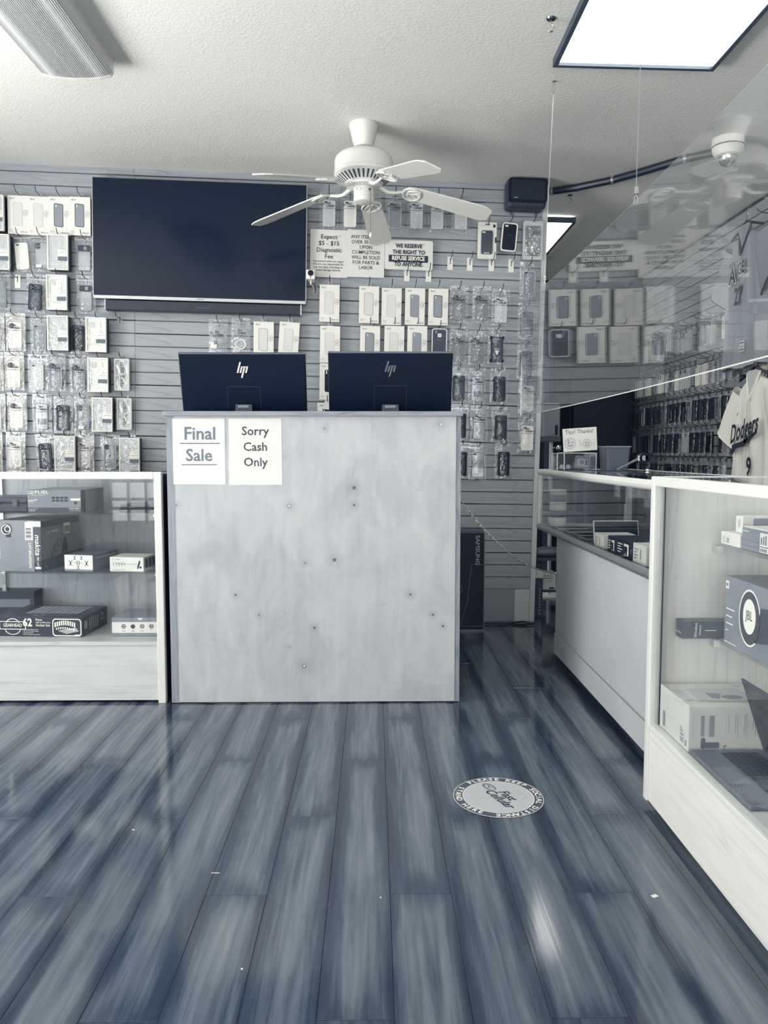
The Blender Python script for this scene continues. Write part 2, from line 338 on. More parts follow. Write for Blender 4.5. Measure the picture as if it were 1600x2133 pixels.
# ------------------------------------------------------------------ wall frames: local x = right, y = into the wall, z = up
PSI, TAU = math.atan(.045), R(1.05)
Uv = Vector((math.cos(PSI)*math.cos(TAU), math.sin(PSI)*math.cos(TAU), -math.sin(TAU)))
Nv = Vector((math.sin(PSI), -math.cos(PSI), 0)); Vv = Uv.cross(-Nv)
WALL_O = Vector((0, 4.735, 0))
WALL = Matrix(((Uv.x, -Nv.x, Vv.x, WALL_O.x), (Uv.y, -Nv.y, Vv.y, WALL_O.y), (Uv.z, -Nv.z, Vv.z, WALL_O.z), (0, 0, 0, 1)))
def wp(px, py, off=0.0):
    """u, v on the back wall of a photograph point lying off metres in front of the slats"""
    o = WALL_O + Nv*off; d = ray(px, py); t = (o-CAMP).dot(Nv)/d.dot(Nv); q = CAMP+d*t-WALL_O
    return q.dot(Uv), q.dot(Vv)
RW_X = 2.42
RWALL = Matrix(((0, 1, 0, RW_X), (-1, 0, 0, 0), (0, 0, 1, 0), (0, 0, 0, 1)))
CEIL = 2.70
def ceil_z(x): return CEIL - math.tan(TAU)*x
# ------------------------------------------------------------------ floor of separate planks
PW, PL = .148, 1.22
me_sub = MB().box(-3.4, 2.6, -2.9, 7.5, -.05, -.012).build('floor', 'groove_dark'); struct(me_sub)
plank_cache = {}
def plank(xc, y0, y1):
    full = abs(y1-y0-PL) < 1e-4; key = round(y1-y0, 4)
    if key not in plank_cache:
        hl = (y1-y0)/2-.0006; g = .0003; b = .0007
        mb = MB(); hw = PW/2-g
        vs = [(-hw, -hl, -.012), (hw, -hl, -.012), (hw, hl, -.012), (-hw, hl, -.012), (-hw, -hl, -b), (hw, -hl, -b), (hw, hl, -b), (-hw, hl, -b), (-hw+b, -hl+b, 0), (hw-b, -hl+b, 0), (hw-b, hl-b, 0), (-hw+b, hl-b, 0)]
        mb.add(vs, [(0, 1, 5, 4), (1, 2, 6, 5), (2, 3, 7, 6), (3, 0, 4, 7), (4, 5, 9, 8), (5, 6, 10, 9), (6, 7, 11, 10), (7, 4, 8, 11), (8, 9, 10, 11)])
        plank_cache[key] = mb.mesh('plank', ['floor_laminate'])
    link('plank', plank_cache[key], me_sub, Matrix.Translation((xc, (y0+y1)/2, 0)))
for k in range(-18, 17):
    xc = .039+PW*(k+.5); s = {2: 2.584, 0: 1.775, 1: 2.174}[k % 3]
    y = s-PL*4
    while y < 7.4:
        if y+PL > .55 and y > -1.6 and xc-PW/2 > -2.62: plank(xc, y, y+PL)
        y += PL
# front part of the floor beside the shop windows, out of view
# ------------------------------------------------------------------ ceiling (sags one degree to the right, as the slat wall does)
cl = MB(); cl.add([(-3.4, -2.9, ceil_z(-3.4)), (2.6, -2.9, ceil_z(2.6)), (2.6, 7.5, ceil_z(2.6)), (-3.4, 7.5, ceil_z(-3.4)), (-3.4, -2.9, 2.95), (2.6, -2.9, 2.95), (2.6, 7.5, 2.95), (-3.4, 7.5, 2.95)],
       [(0, 1, 2, 3), (4, 7, 6, 5), (0, 4, 5, 1), (1, 5, 6, 2), (2, 6, 7, 3), (3, 7, 4, 0)])
struct(cl.build('ceiling', 'ceiling_plaster'))
# ------------------------------------------------------------------ back wall: three slat panels over a dark core, drywall below
PITCHV = .0762
SLAT0 = wp(1050, 1226)[1]
wb = MB(); wb.box(-2.95, .985, .012, .10, -.06, 2.80, 0); wb.box(-2.95, .985, .004, .012, -.06, SLAT0+.01, 1)
wall_back = struct(wb.build('wall_back', ['groove_grey', 'drywall'], None, WALL))
slat_cache = {}
def slat_mesh(w, h, matn, t=.012):
    key = (round(w, 4), round(h, 4), matn)
    if key not in slat_cache:
        c = .0022; y0 = 0
        p = [(t, 0), (y0+c, 0), (y0, c), (y0, h-c), (y0+c, h), (t, h)]
        mb = MB(); vs = [(-w/2, y, z) for y, z in p]+[(w/2, y, z) for y, z in p]; n = 6
        mb.add(vs, [tuple(range(n)), tuple(range(2*n-1, n-1, -1))]+[(i, (i+1) % n, n+(i+1) % n, n+i) for i in range(n)])
        slat_cache[key] = mb.mesh('slat', [matn])
    return slat_cache[key]
U_END = .985
for pi, (u0, u1) in enumerate(((-2.675, -1.456), (-1.456, -.236), (-.236, U_END))):
    z = SLAT0
    while z < 2.74:
        h = min(PITCHV-.0056, 2.745-z)
        q = int(round((z-SLAT0)/PITCHV))
        if (q+pi) % 4 == 1 or q < 6: MB().box(u0, u1-(.35*((q*7+pi*3) % 3)), .0105, .0125, z-.009, z).build('groove_dark_strip', 'groove_dark', wall_back)  # dark strip set into some of the grooves
        if h > .01: link('slat', slat_mesh(u1-u0-.002, h, 'slat_laminate'), wall_back, Matrix.Translation(((u0+u1)/2, 0, z)))
        z += PITCHV
tr = MB(); tr.box(U_END, U_END+.03, -.006, .11, -.05, 2.74); struct(tr.build('trim_1', 'light_grey', None, WALL))
u0, v0 = wp(1073, 1233); u1, v1 = wp(1112, 1296)
MB().box(u0, U_END-.002, .0015, .004, -.01, SLAT0-.005).build('drywall_patch', 'drywall_patch', wall_back)
struct(MB().box(-2.9, U_END, -.002, .004, -.06, .012).build('baseboard_back', 'dark_grey', None, WALL))
# ------------------------------------------------------------------ right wall: slats along the shop
rw = MB(); rw.box(RW_X+.012, RW_X+.12, -2.9, 7.5, -.02, 2.85); wall_right = struct(rw.build('wall_right', 'groove_dark'))
for (ya, yb) in ((.9, 2.12), (2.12, 3.34), (3.34, 4.56), (4.56, 5.78), (5.78, 7.0)):
    z = .12
    while z < 2.6:
        link('slat', slat_mesh(1.218, PITCHV-.0075, 'slat_laminate'), wall_right, RWALL @ Matrix.Translation((-(ya+yb)/2, 0, z)))
        z += PITCHV
# ------------------------------------------------------------------ rest of the shell, with the daylight windows behind and at the left
wl = MB()
wl.box(-3.45, -3.32, -2.9, .05, -.02, 2.85); wl.box(-3.45, -3.32, 3.05, 5.2, -.02, 2.85); wl.box(-3.45, -3.32, .05, 3.05, -.02, .33); wl.box(-3.45, -3.32, .05, 3.05, 2.28, 2.85)
struct(wl.build('wall_left', 'white_paint'))
wf = MB()
wf.box(-3.4, -3.2, -3.0, -2.86, -.02, 2.85); wf.box(2.45, 2.6, -3.0, -2.86, -.02, 2.85); wf.box(-3.2, 2.45, -3.0, -2.86, -.02, .20); wf.box(-3.2, 2.45, -3.0, -2.86, 2.38, 2.85)
struct(wf.build('wall_front', 'white_paint'))
wn = MB()
for i in range(7): x = -2.3+i*4.75/6; wn.box(x-.025, x+.025, -2.95, -2.89, .20, 2.38)
for z in (.22, .85, 1.36, 1.86, 2.35): wn.box(-2.3, 2.45, -2.95, -2.89, z-.02, z+.02)
struct(wn.build('window_1', 'off_white'))
wn = MB()
for i in range(5): x = -3.18+i*.215; wn.box(x-.018, x+.018, -2.95, -2.89, .20, 2.38)
for z in (.22, .39, .50, .72, 1.1, 1.5, 1.9, 2.35): wn.box(-3.2, -2.3, -2.95, -2.89, z-.018, z+.018)
struct(wn.build('window_3', 'off_white'))
wn = MB()
for i in range(5): y = .07+i*2.96/4; wn.box(-3.42, -3.36, y-.025, y+.025, .33, 2.28)
for z in (.36, 1.3, 2.25): wn.box(-3.42, -3.36, .05, 3.05, z-.02, z+.02)
struct(wn.build('window_2', 'off_white'))
br = MB(); br.box(.9, 2.6, 7.3, 7.45, -.02, 2.85); struct(br.build('wall_rear', 'rear_dark'))
lb = MB(); lb.box(-3.4, -3.0, 5.0, 5.15, -.02, 2.85); lb.box(-3.0, .95, 7.3, 7.45, -.02, 2.85); struct(lb.build('wall_stockroom', 'rear_dark'))
# ================================================================== service counter
CY = 3.2
xl, xr = on_y(341, 860, CY).x, on_y(964, 860, CY).x
zt, zr = on_y(600, 857, CY).z, on_y(600, 867, CY).z
ct = thing('service_counter', 'tall plywood service counter with pine edges standing on the floor in the middle', 'counter', at((xl+xr)/2, CY, 0))
Ci = Matrix.Translation((-(xl+xr)/2, -CY, 0))
def cpart(mb, name, mats): return mb.build(name, mats, ct, Ci)
mb = MB(); mb.bbox(xl, xr, CY-.022, CY+.15, zr, zt, .002); cpart(mb, 'top_board', 'pine_edge_x')
pxl = on_y(357, 900, CY).x+.012; pxr = on_y(950, 900, CY).x
cpart(MB().box(pxl, pxr, CY-.004, CY+.014, .006, zr), 'front_panel', 'birch_plywood')
cpart(MB().box(xl+.008, pxl, CY, CY+.035, .003, zr), 'edge_post', 'pine_edge')
cpart(MB().box(pxr, xr-.006, CY, CY+.035, .003, zr), 'edge_post', 'pine_edge')
cpart(MB().box(xl+.010, xl+.026, CY+.035, CY+.6, .004, zr), 'side_panel', 'pine_edge')
cpart(MB().box(xr-.024, xr-.008, CY+.035, CY+.6, .004, zr), 'side_panel', 'pine_edge')
cpart(MB().box(xl+.026, xr-.024, CY+.036, CY+.6, zr-.16, zr-.135), 'inner_desk', 'pine_edge_x')
for px, py in ((918, 884), (603, 1054), (634, 1387)):
    p = on_y(px, py, CY-.004); cpart(MB().prism(circ(.0055, 12, p.x, p.z), CY-.0065, CY-.004), 'screw_cap', 'light_grey')
# paper signs in sleeves on the front
def sign(name, label, px0, py0, px1, py1, Y, lines, film=True):
    a, b = on_y(px0, py0, Y), on_y(px1, py1, Y); w, h = b.x-a.x, a.z-b.z
    t = thing(name, label, 'sign', at((a.x+b.x)/2, Y, b.z))
    MB().box(-w/2+.004, w/2-.004, -.0012, 0, .004, h-.004).build('paper', 'paper', t)
    if film:
        mb = MB(); rnd = random.Random(px0)
        ph = [rnd.uniform(0, 6) for _ in range(6)]
        mb.grid(lambda i, j: (-w/2+w*i, -.0024-.0009*abs(math.sin(9*j+ph[0]+1.5*math.sin(5*i+ph[1])))*(1-.4*i), h*j), 14, 24)
        mb.build('plastic_sleeve', 'sleeve_film', t)
    mb = MB()
    for s, fx, fz, size, bold in lines:
        mb.text(s, -w/2+fx*w, h*(1-fz), size, -.0018, 0, bold)
        if name == 'final_sale_sign':
            tw = {'Final': .082, 'Sale': .073}[s]; mb.box(-w/2+fx*w-tw, -w/2+fx*w+tw, -.0019, -.0017, h*(1-fz)-size*.56, h*(1-fz)-size*.50)
    mb.build('lettering', 'ink' if name != 'final_sale_sign' else 'ink_grey', t)
    return t
FY = CY-.0045
sign('final_sale_sign', 'white plastic-sleeved paper sign reading Final Sale on the counter front', 357, 870, 472, 1011, FY, [('Final', .52, .24, .073, .018), ('Sale', .5, .56, .070, .018)])
sign('cash_only_sign', 'white paper sign reading Sorry Cash Only on the counter front', 474, 870, 590, 1012, FY, [('Sorry', .5, .20, .050, .013), ('Cash', .5, .43, .050, .013), ('Only', .5, .655, .050, .013)])
# ================================================================== monitors standing behind the counter front
def monitor(px0, px1, ytop, ybot, bl, br, label, tone):
    Y = CY+.30; zt_ = on_y(px0, ytop, Y-.05).z
    a, b = on_y(px0, ytop, Y-.05), on_y(px1, ytop, Y-.05); W = b.x-a.x; H = .345; tilt = R(17)
    t = thing('desktop_monitor', label, 'monitor', at((a.x+b.x)/2, Y+.05, zr-.134))
    Mz = Matrix.Translation((0, -.10, zt_-zr+.134)) @ Matrix.Rotation(tilt, 4, 'X')
    # housing: back face at y=0 (towards the shop), screen on the far side, hanging down from z=0
    Hh = zt_-zr+.134; H = min(H, (Hh-.04)/math.cos(tilt))
    mb = MB(); mb.bbox(-W/2, W/2, 0, .022, -H, 0, .004); mb.build('housing', 'monitor_back', t, Mz)
    MB().box(-W/2, W/2, -.0006, .023, -.0005, .0035).build('top_edge', 'grey_plastic', t, Mz)
    MB().box(-W/2+.012, W/2-.012, .022, .0225, -H+.012, -.012).build('screen', 'black_gloss', t, Mz)
    MB().frame(rrect(.15, .13, .006, 2, 0, -.21), rrect(.143, .123, .005, 2, 0, -.21), -.0012, .001).build('mount_cover', 'navy_black', t, Mz)
    mb = MB(); x = 0; zc = -.066; k = .30
    def bar(x0, z0, z1, wd): # one slanted stroke of the emblem
        return mb.prism([(x0+z0*k, zc+z0), (x0+wd+z0*k, zc+z0), (x0+wd+z1*k, zc+z1), (x0+z1*k, zc+z1)], -.0018, .0002)
    bar(-.021, -.018, .030, .007); bar(-.0085, -.018, .011, .007); bar(.0035, -.040, .011, .007); bar(.016, -.018, .011, .007)
    bar(-.0085, .007, .011, .018); bar(.0035, .007, .011, .018)
    mb.build('logo', tone, t, Mz)
    mb = MB(); mb.prism([(-.055, 0), (.055, 0), (.036, .20), (-.036, .20)], -.064, -.052); mb.build('stand_neck', 'charcoal', t)
    MB().box(-.024, .024, -.070, -.060, .185, .196).build('stand_clip', 'mid_grey', t)
    MB().bbox(-.11, .11, -.07, .12, 0, .008, .002).build('stand_base', 'charcoal', t)
    return t
monitor(370, 636, 737, 853, 385, 641, 'black monitor with bright silver logo on the counter, left one of two', 'case_white')  # white logo colour stands in for light reflected off silver
monitor(683, 944, 735, 853, 684, 934, 'black monitor with dim grey logo on the counter, right one of two', 'grey_plastic')
# ================================================================== display cases
GX, GY0 = .0, 0
def case_root(name, label, x, y): return thing(name, label, 'display case', at(x, y, 0))
# ---- left case (faces the camera)
LY = 3.2; lxr = on_y(340, 1200, LY).x; lx0 = -2.75; ld = .5
ztop = on_y(100, 983, LY).z
lc = case_root('glass_display_case', 'wood and glass display case with tool boxes, left of the counter', (lx0+lxr)/2, LY)
Li = Matrix.Translation((-(lx0+lxr)/2, -LY, 0))
def lpart(mb, n, m): return mb.build(n, m, lc, Li)
pw = .032
zdk = on_y(100, 1338, LY).z; zd0 = on_y(100, 1345, LY).z; zb0 = .012
for x in (lxr-pw, lx0): lpart(MB().bbox(x, x+pw, LY, LY+.03, .0, ztop, .003), 'corner_post', 'cream_metal')
zrail = on_y(100, 998, LY).z
lpart(MB().bbox(lx0+pw, lxr-pw, LY, LY+.03, zrail, ztop, .002), 'top_rail', 'cream_metal')
lpart(MB().box(lx0+pw, lxr-pw, LY+.01, LY+.028, zb0, zd0), 'base_panel', 'case_wood_h')
lpart(MB().box(lx0+pw, lxr-pw, LY+.004, LY+ld-.02, zd0, zdk), 'deck', 'case_wood_h')
lpart(MB().box(lx0+pw, lxr-pw, LY+ld-.02, LY+ld, zb0, ztop-.01), 'back_panel', 'end_wood_v')
lpart(MB().box(lxr-.012, lxr-.002, LY+.03, LY+ld, .01, ztop-.01), 'side_panel', 'skirt_dark')
lpart(MB().box(lx0+pw, lxr-.014, LY+.03, LY+ld, ztop-.012, ztop-.004), 'top_glass', 'glass')
lpart(MB().box(lx0+pw, lxr-pw, LY+.012, LY+.017, zdk, zrail), 'front_glass', 'glass')
zs1, zs2 = on_y(200, 1069, LY+.09).z, on_y(200, 1192, LY+.09).z
for z in (zs1, zs2):
    lpart(MB().box(lx0+.05, lxr-.03, LY+.09, LY+ld-.03, z-.006, z), 'shelf', 'shelf_glass')
    lpart(MB().box(lxr-.06, lxr-.035, LY+.085, LY+.11, z-.016, z-.006), 'shelf_bracket', 'chrome')
lpart(MB().box(on_y(4, 1200, LY+.45).x-.008, on_y(8, 1200, LY+.45).x, LY+ld-.035, LY+ld-.02, zdk, ztop-.03), 'shelf_standard', 'chrome')
# ---- right-hand near case (side on, wood end panel faces the camera)
NX, NYf, NYn = .815, 2.245, .95; nzt = .992; nz_deck = .255; nxb = 1.36
nc = case_root('glass_display_case', 'pale wood and glass display case at the right edge, with white monitor box inside', (NX+nxb)/2, (NYf+NYn)/2)
Ni = Matrix.Translation((-(NX+nxb)/2, -(NYf+NYn)/2, 0))
def npart(mb, n, m): return mb.build(n, m, nc, Ni)
for x, y in ((NX, NYf-.03), (NX, NYn), (nxb-.03, NYf-.03), (nxb-.03, NYn)): npart(MB().bbox(x, x+.03, y, y+.03, .02, nzt, .004), 'corner_post', 'cream_metal')
npart(MB().bbox(NX, NX+.024, NYn+.03, NYf-.03, nzt-.028, nzt, .003), 'top_rail', 'cream_metal')
npart(MB().bbox(nxb-.024, nxb, NYn+.03, NYf-.03, nzt-.022, nzt+.004, .003), 'top_rail', 'cream_metal')
npart(MB().bbox(NX+.03, nxb-.03, NYf-.026, NYf, nzt-.024, nzt, .003), 'top_rail', 'cream_metal')
npart(MB().box(NX+.006, NX+.022, NYn+.03, NYf-.03, .025, nz_deck-.012), 'base_panel', 'case_wood_y')
npart(MB().bbox(NX, NX+.028, NYn+.03, NYf-.03, nz_deck-.012, nz_deck+.004, .002), 'sill', 'cream_metal')
npart(MB().box(NX+.022, nxb-.02, NYn+.03, NYf-.028, nz_deck-.014, nz_deck), 'deck', 'light_grey')
npart(MB().box(NX+.028, nxb-.03, NYf-.026, NYf-.008, .02, nzt-.024), 'end_panel', 'case_wood_v')
npart(MB().box(NX+.03, NX+.048, NYf-.030, NYf-.026, nz_deck, nzt-.03), 'panel_edge', 'light_grey')
npart(MB().box(nxb-.02, nxb-.008, NYn+.03, NYf-.03, .02, nzt-.03), 'back_panel', 'case_wood_v')
npart(MB().box(NX+.03, NX+.033, NYf-.034, NYf-.030, nz_deck, nzt-.03), 'glass_gasket', 'navy_black')
npart(MB().box(NX+.010, NX+.016, NYn+.03, NYf-.031, nz_deck+.004, nzt-.028), 'front_glass', 'glass')
npart(MB().box(NX+.02, nxb-.02, NYn+.02, NYf-.02, nzt-.008, nzt-.002), 'top_glass', 'glass')
NS1, NS2, NSX = .80, .525, .99
for z in (NS1, NS2):
    npart(MB().box(NSX, nxb-.03, NYn+.05, NYf-.035, z-.008, z), 'shelf', 'shelf_glass')
    npart(MB().box(NSX+.002, NSX+.02, NYf-.055, NYf-.030, z-.03, z-.008), 'shelf_bracket', 'chrome')
npart(MB().box(NX+.03, nxb-.03, NYn+.05, NYf-.03, 0, .022), 'plinth', 'skirt_dark')
# ---- right-hand far case (glass top half overhangs at its far end)
FX, FYn, FYf, FYp = .92, 2.30, 4.23, 3.82; fzt = .972; frz = .655; fxb = 1.42
fc = case_root('glass_display_case', 'long grey-sided glass display case behind the near one, with the tip box on top', (FX+fxb)/2, (FYn+FYf)/2)
Fi = Matrix.Translation((-(FX+fxb)/2, -(FYn+FYf)/2, 0))
def fpart(mb, n, m): return mb.build(n, m, fc, Fi)
zk = on_x(1300, 1462, FX).z
fpart(MB().box(FX, FX+.016, FYn, FYp, .157, frz), 'side_panel', 'end_laminate')
fpart(MB().box(FX-.004, FX+.016, FYn, FYp, .05, .153), 'kick_panel', 'end_laminate')
fpart(MB().box(FX+.016, fxb, FYp-.016, FYp, .05, frz), 'end_panel', 'end_laminate')
fpart(MB().box(fxb-.016, fxb, FYn, FYp-.016, .05, frz), 'rear_panel', 'end_laminate')
fpart(MB().box(FX+.05, fxb-.03, FYn+.02, FYp-.05, 0, .05), 'plinth', 'skirt_dark')
def rail(x0, y0, x1, y1, z, r=.017):
    mb = MB(); mb.tube([(x0, y0, z), (x1, y1, z)], r, 10); return mb
fpart(rail(FX, FYn, FX, FYf, frz), 'bottom_rail', 'brushed'); fpart(rail(FX, FYf, fxb, FYf, frz), 'bottom_rail', 'brushed')
fpart(rail(FX, FYn, FX, FYf, fzt-.017), 'top_rail', 'cream_metal'); fpart(rail(fxb, FYn, fxb, FYf, fzt-.017), 'top_rail', 'cream_metal'); fpart(rail(FX, FYf, fxb, FYf, fzt-.017), 'top_rail', 'cream_metal')
fpart(MB().box(FX+.01, fxb-.01, FYn, FYf-.01, frz-.012, frz+.004), 'deck', 'card_dark')
for x, y in ((FX, FYf), (fxb, FYf), (fxb, FYn+.01)): fpart(MB().bbox(x-.011, x+.011, y-.011, y+.011, frz, fzt-.02, .003), 'glass_post', 'cream_metal')
fpart(MB().box(FX-.003, FX+.003, FYn+.01, FYf-.012, frz+.012, fzt-.03), 'front_glass', 'glass')
fpart(MB().box(FX+.012, fxb-.012, FYf-.003, FYf+.003, frz+.012, fzt-.03), 'end_glass', 'glass')
fpart(MB().box(FX+.01, fxb-.01, FYn, FYf-.01, fzt-.008, fzt-.002), 'top_glass', 'glass')
for y0, y1, x in ((FYn+.03, 3.05, fxb-.03), (2.98, 3.62, fxb-.015), (3.58, FYf-.02, fxb-.03)):
    d = MB(); d.box(x-.003, x+.003, y0+.03, y1-.03, frz+.03, fzt-.05); door = fpart(d, 'sliding_door', 'glass')
    for a in (y0, y1-.03): MB().box(x-.007, x+.007, a, a+.03, frz+.02, fzt-.04).build('door_stile', 'cream_metal', door)
    MB().box(x-.010, x-.006, y1-.022, y1-.008, .78, .88).build('finger_pull', 'navy_black', door)
# ================================================================== goods in the left case
def pbox(name, label, x0, x1, y0, y1, z0, z1, m, rz=0, bev=.002):
    """a carton: root at its base centre, part 'carton'; returns root and half sizes (local frame, front is -y)"""
    t = thing(name, label, 'box', at((x0+x1)/2, (y0+y1)/2, z0, rz)); hx, hy, h = (x1-x0)/2, (y1-y0)/2, z1-z0
    MB().bbox(-hx, hx, -hy, hy, 0, h, bev).build('carton', m, t); return t, hx, hy, h
RX = Matrix.Rotation(R(90), 4, 'Z')           # a front print turned onto the +x side
LXS = Matrix.Rotation(R(-90), 4, 'Z')         # ... onto the -x side
TOPM = Matrix.Rotation(R(-90), 4, 'X')        # ... onto the top
BY = LY+.12
# power-tool carton on the upper shelf
a, b = on_y(58, 1071, BY), on_y(168, 1024, BY)
t, hx, hy, h = pbox('power_tool_carton', 'grey tool carton with dark bottom band on the left case upper shelf', a.x, b.x, BY, BY+.28, zs1+.001, zs1+.001+b.z-a.z, 'card_grey')
MB().box(-hx, hx, -hy-.0008, -hy+.001, .002, h*.22).build('dark_band', 'card_black', t); MB().box(hx-.001, hx+.0008, -hy, -hy+.05, .002, h-.002).build('dark_band', 'card_black', t)
mb = MB(); y = -hy-.0012
mb.box(-hx+.004, -hx+.028, y, y+.0004, h*.83, h*.96); mb.text('FUEL', -hx+.034, h*.895, .019, y, 0, .01, 0, 1.5, 0, 'l'); mb.text('POWERED BY REDLITHIUM', -hx+.02, h*.77, .0048, y, 0, 0, 0, 1, 0, 'l')
mb.text('Milwaukee', -hx+.006, h*.50, .0105, y, 0, .012, .3, .85, 12, 'l'); mb.prism([(-hx+.006, h*.40), (-hx+.03, h*.47), (-hx+.024, h*.44)], y, y+.0003)
mb.text('TOOL-ONLY', hx-.004, h*.17, .0085, y, 0, .012, 0, 1, 0, 'r'); mb.text('BATTERY NOT INCLUDED', hx-.004, h*.08, .004, y, 0, 0, 0, 1, 0, 'r'); mb.text('6 months my base', -hx+.006, h*.16, .005, y, 0, 0, 0, 1, 0, 'l'); mb.text('2737-20', -hx+.006, h*.08, .007, y, 0, .01, 0, 1.1, 0, 'l')
mb.box(hx-.044, hx-.002, y, y+.0004, h*.53, h*.62)
mb.build('lettering', 'white_ink', t)
mb = MB()
for i in range(4):
    for j in range(2): mb.box(-.01+i*.018, .004+i*.018, y, y+.0003, h*(.48+.13*j), h*(.57+.13*j))
mb.text('M18', -hx+.016, h*.895, .012, y-.0006, 0, .015); mb.prism(circ(.007, 12, hx-.023, h*.42), y, y+.0003); mb.text('a l & o', .01, h*.32, .012, y)
mb.build('print', 'ink', t)
# open dark tool case at the far left
a, b = on_y(-60, 1065, BY), on_y(56, 1035, BY)
t = thing('tool_case', 'black plastic tool case beside the tool carton in the left case', 'case', at((a.x+b.x)/2, BY+.1, zs1+.001))
w2, h2 = (b.x-a.x)/2, .066
MB().bbox(-w2, w2, -.1, .1, 0, h2*.62, .006).build('case_body', 'navy_black', t); MB().bbox(-w2, w2, -.1, .1, h2*.62, h2, .006).build('lid', 'charcoal', t)
for x in (-.02, .06): MB().bbox(x, x+.022, -.108, -.098, h2*.4, h2*.85, .003).build('latch', 'dark_grey', t)
# two closed notebooks
for i, (dz, dx, lab) in enumerate(((.001, 0, 'dark closed laptop under another on the left case upper shelf'), (.017, .006, 'dark closed laptop on top of another on the left case upper shelf'))):
    a, b = on_y(256, 1065, BY+.02), on_y(338, 1065, BY+.02)
    t = thing('closed_laptop', lab, 'laptop', at((a.x+b.x)/2+dx, BY+.14, zs1+dz)); w2 = (b.x-a.x)/2+.02
    MB().bbox(-w2, w2-.03, -.11, .11, 0, .009, .002).build('base', 'charcoal', t); MB().bbox(-w2, w2-.03, -.11, .11, .009, .0155, .002).build('lid', 'navy_black', t)
    MB().box(-.03, .03, -.112, -.109, .003, .008).build('port_strip', 'navy_black', t)
# big circular-saw carton on the lower glass shelf
BY2 = LY+.10
a, b = on_y(2, 1199, BY2), on_y(97, 1088, BY2)
t, hx, hy, h = pbox('saw_carton', 'large grey saw carton with white label strip on the left case shelf', a.x, b.x, BY2, BY2+.33, zs2+.001, zs2+.001+b.z-a.z-.008, 'card_grey', -7)
y = -hy-.0012
MB().box(hx-.034, hx+.0006, -hy-.0008, -hy+.002, 0.002, h).build('dark_strip', 'card_black', t); MB().box(hx-.002, hx+.0008, -hy, hy*.95, h*.86, h-.004).build('dark_strip', 'card_black', t)
mb = MB(); mb.box(hx-.072, hx-.036, y, y+.0003, h*.62, h*.97); mb.box(hx-.06, hx, y-.0003, y+.0003, h*.88, h*.985); mb.box(-hx, -hx+.005, y, y+.0003, h*.45, h*.75)
mb.build('label_sticker', 'white_card', t)
mb = MB(); mb.text('makita', hx-.017, h*.52, .034, y-.0006, 0, .012, .25, 1.0, -90); mb.text('LXT BRUSHLESS', hx-.052, h*.32, .0155, y, 0, .016, .25, 1, -90); mb.text('RECIPRO', -hx+.01, h*.38, .014, y, 0, .01, 0, 1, -90); mb.box(hx-.03, hx-.004, y-.0002, y+.0002, h*.06, h*.10); mb.text('18V LXT', hx-.017, h*.2, .013, y-.0006, 0, .01, 0, 1, -90)
mb.build('lettering', 'white_ink', t)
mb = MB()
for i in range(9): mb.box(hx-.068, hx-.044, y-.0008, y-.0004, h*(.64+.024*i), h*(.64+.024*i+.006+.006*(i % 3)))
mb.build('barcode', 'ink', t)
mb = MB(); cx, cz = -hx+.048, h*.83
mb.frame(circ(.024, 16, cx, cz), circ(.014, 16, cx, cz), y, y+.0004); mb.prism(circ(.010, 12, cx+.004, cz), y-.0003, y+.0003); mb.prism([(cx-.01, cz-.014), (cx+.014, cz-.012), (cx+.02, cz-.034), (cx-.002, cz-.036)], y, y+.0004)
mb.build('saw_picture', 'case_black', t)
mb = MB(); mb.frame(circ(.022, 16, cx-.002, cz-.002), circ(.019, 16, cx-.002, cz-.002), y-.0006, y-.0003); mb.frame(circ(.013, 12, cx+.004, cz), circ(.010, 12, cx+.004, cz), y-.0006, y-.0004); mb.build('saw_highlight', 'white_ink', t)
mb = MB(); ys = -hx-.0012
mb.text('LXT', -.11, h*.74, .016, ys, 0, .014, .25); mb.text('BRUSHLESS', -.055, h*.755, .011, ys, 0, .014, .25); mb.box(.02, .075, ys, ys+.0003, h*.66, h*.88); mb.text('18V', -.13, h*.08, .009, ys)
mb.build('lettering', 'white_ink', t, RX)
mb = MB(); mb.tube([(-.1, ys, h*.4), (-.085, ys, h*.25), (-.06, ys, h*.5)], .0012, 4); mb.tube([(-.05+.015*math.cos(q*.5), ys, h*.42+.02*math.sin(q*.5)) for q in range(12)], .0012, 4); mb.tube([(-.02+.02*math.cos(q*.5), ys, h*.52+.02*math.sin(q*.5)) for q in range(11)], .0012, 4)
for i in range(10): mb.box(.024+i*.005, .024+i*.005+.0015+.001*(i % 3), ys-.0006, ys-.0003, h*.68, h*.82)
mb.prism([(.0, h*.28), (.05, h*.30), (.045, h*.5), (.03, h*.62), (.01, h*.5)], ys, ys+.0003)
mb.build('print', 'ink', t, RX)
# toy-drone carton
a, b = on_y(141, 1187, BY2), on_y(206, 1152, BY2)
t, hx, hy, h = pbox('drone_carton', 'grey carton with five drone sketches on its white front, left case lower shelf', a.x, b.x, BY2, BY2+.20, zs2+.001, zs2+.001+b.z-a.z, 'card_grey', -12)
y = -hy-.0012; MB().box(-hx+.001, hx-.001, y+.0004, y+.001, .010, h-.001).build('white_panel', 'white_card', t)
mb = MB()
for cx, cz, s in ((-.038, .5, 1), (-.018, .82, .7), (.014, .82, .7), (-.002, .25, .7), (.038, .5, 1)):
    z = h*cz; mb.box(cx-.003*s, cx+.003*s, y, y+.0003, z-.004*s, z+.004*s)
    for sx in (-1, 1):
        for sz in (-1, 1): mb.add([(cx, y, z+sz*.003), (cx+sx*.010*s, y, z+sz*.010*s), (cx+sx*.010*s, y, z+sz*.013*s), (cx, y, z+sz*.006)], [(0, 1, 2, 3)])
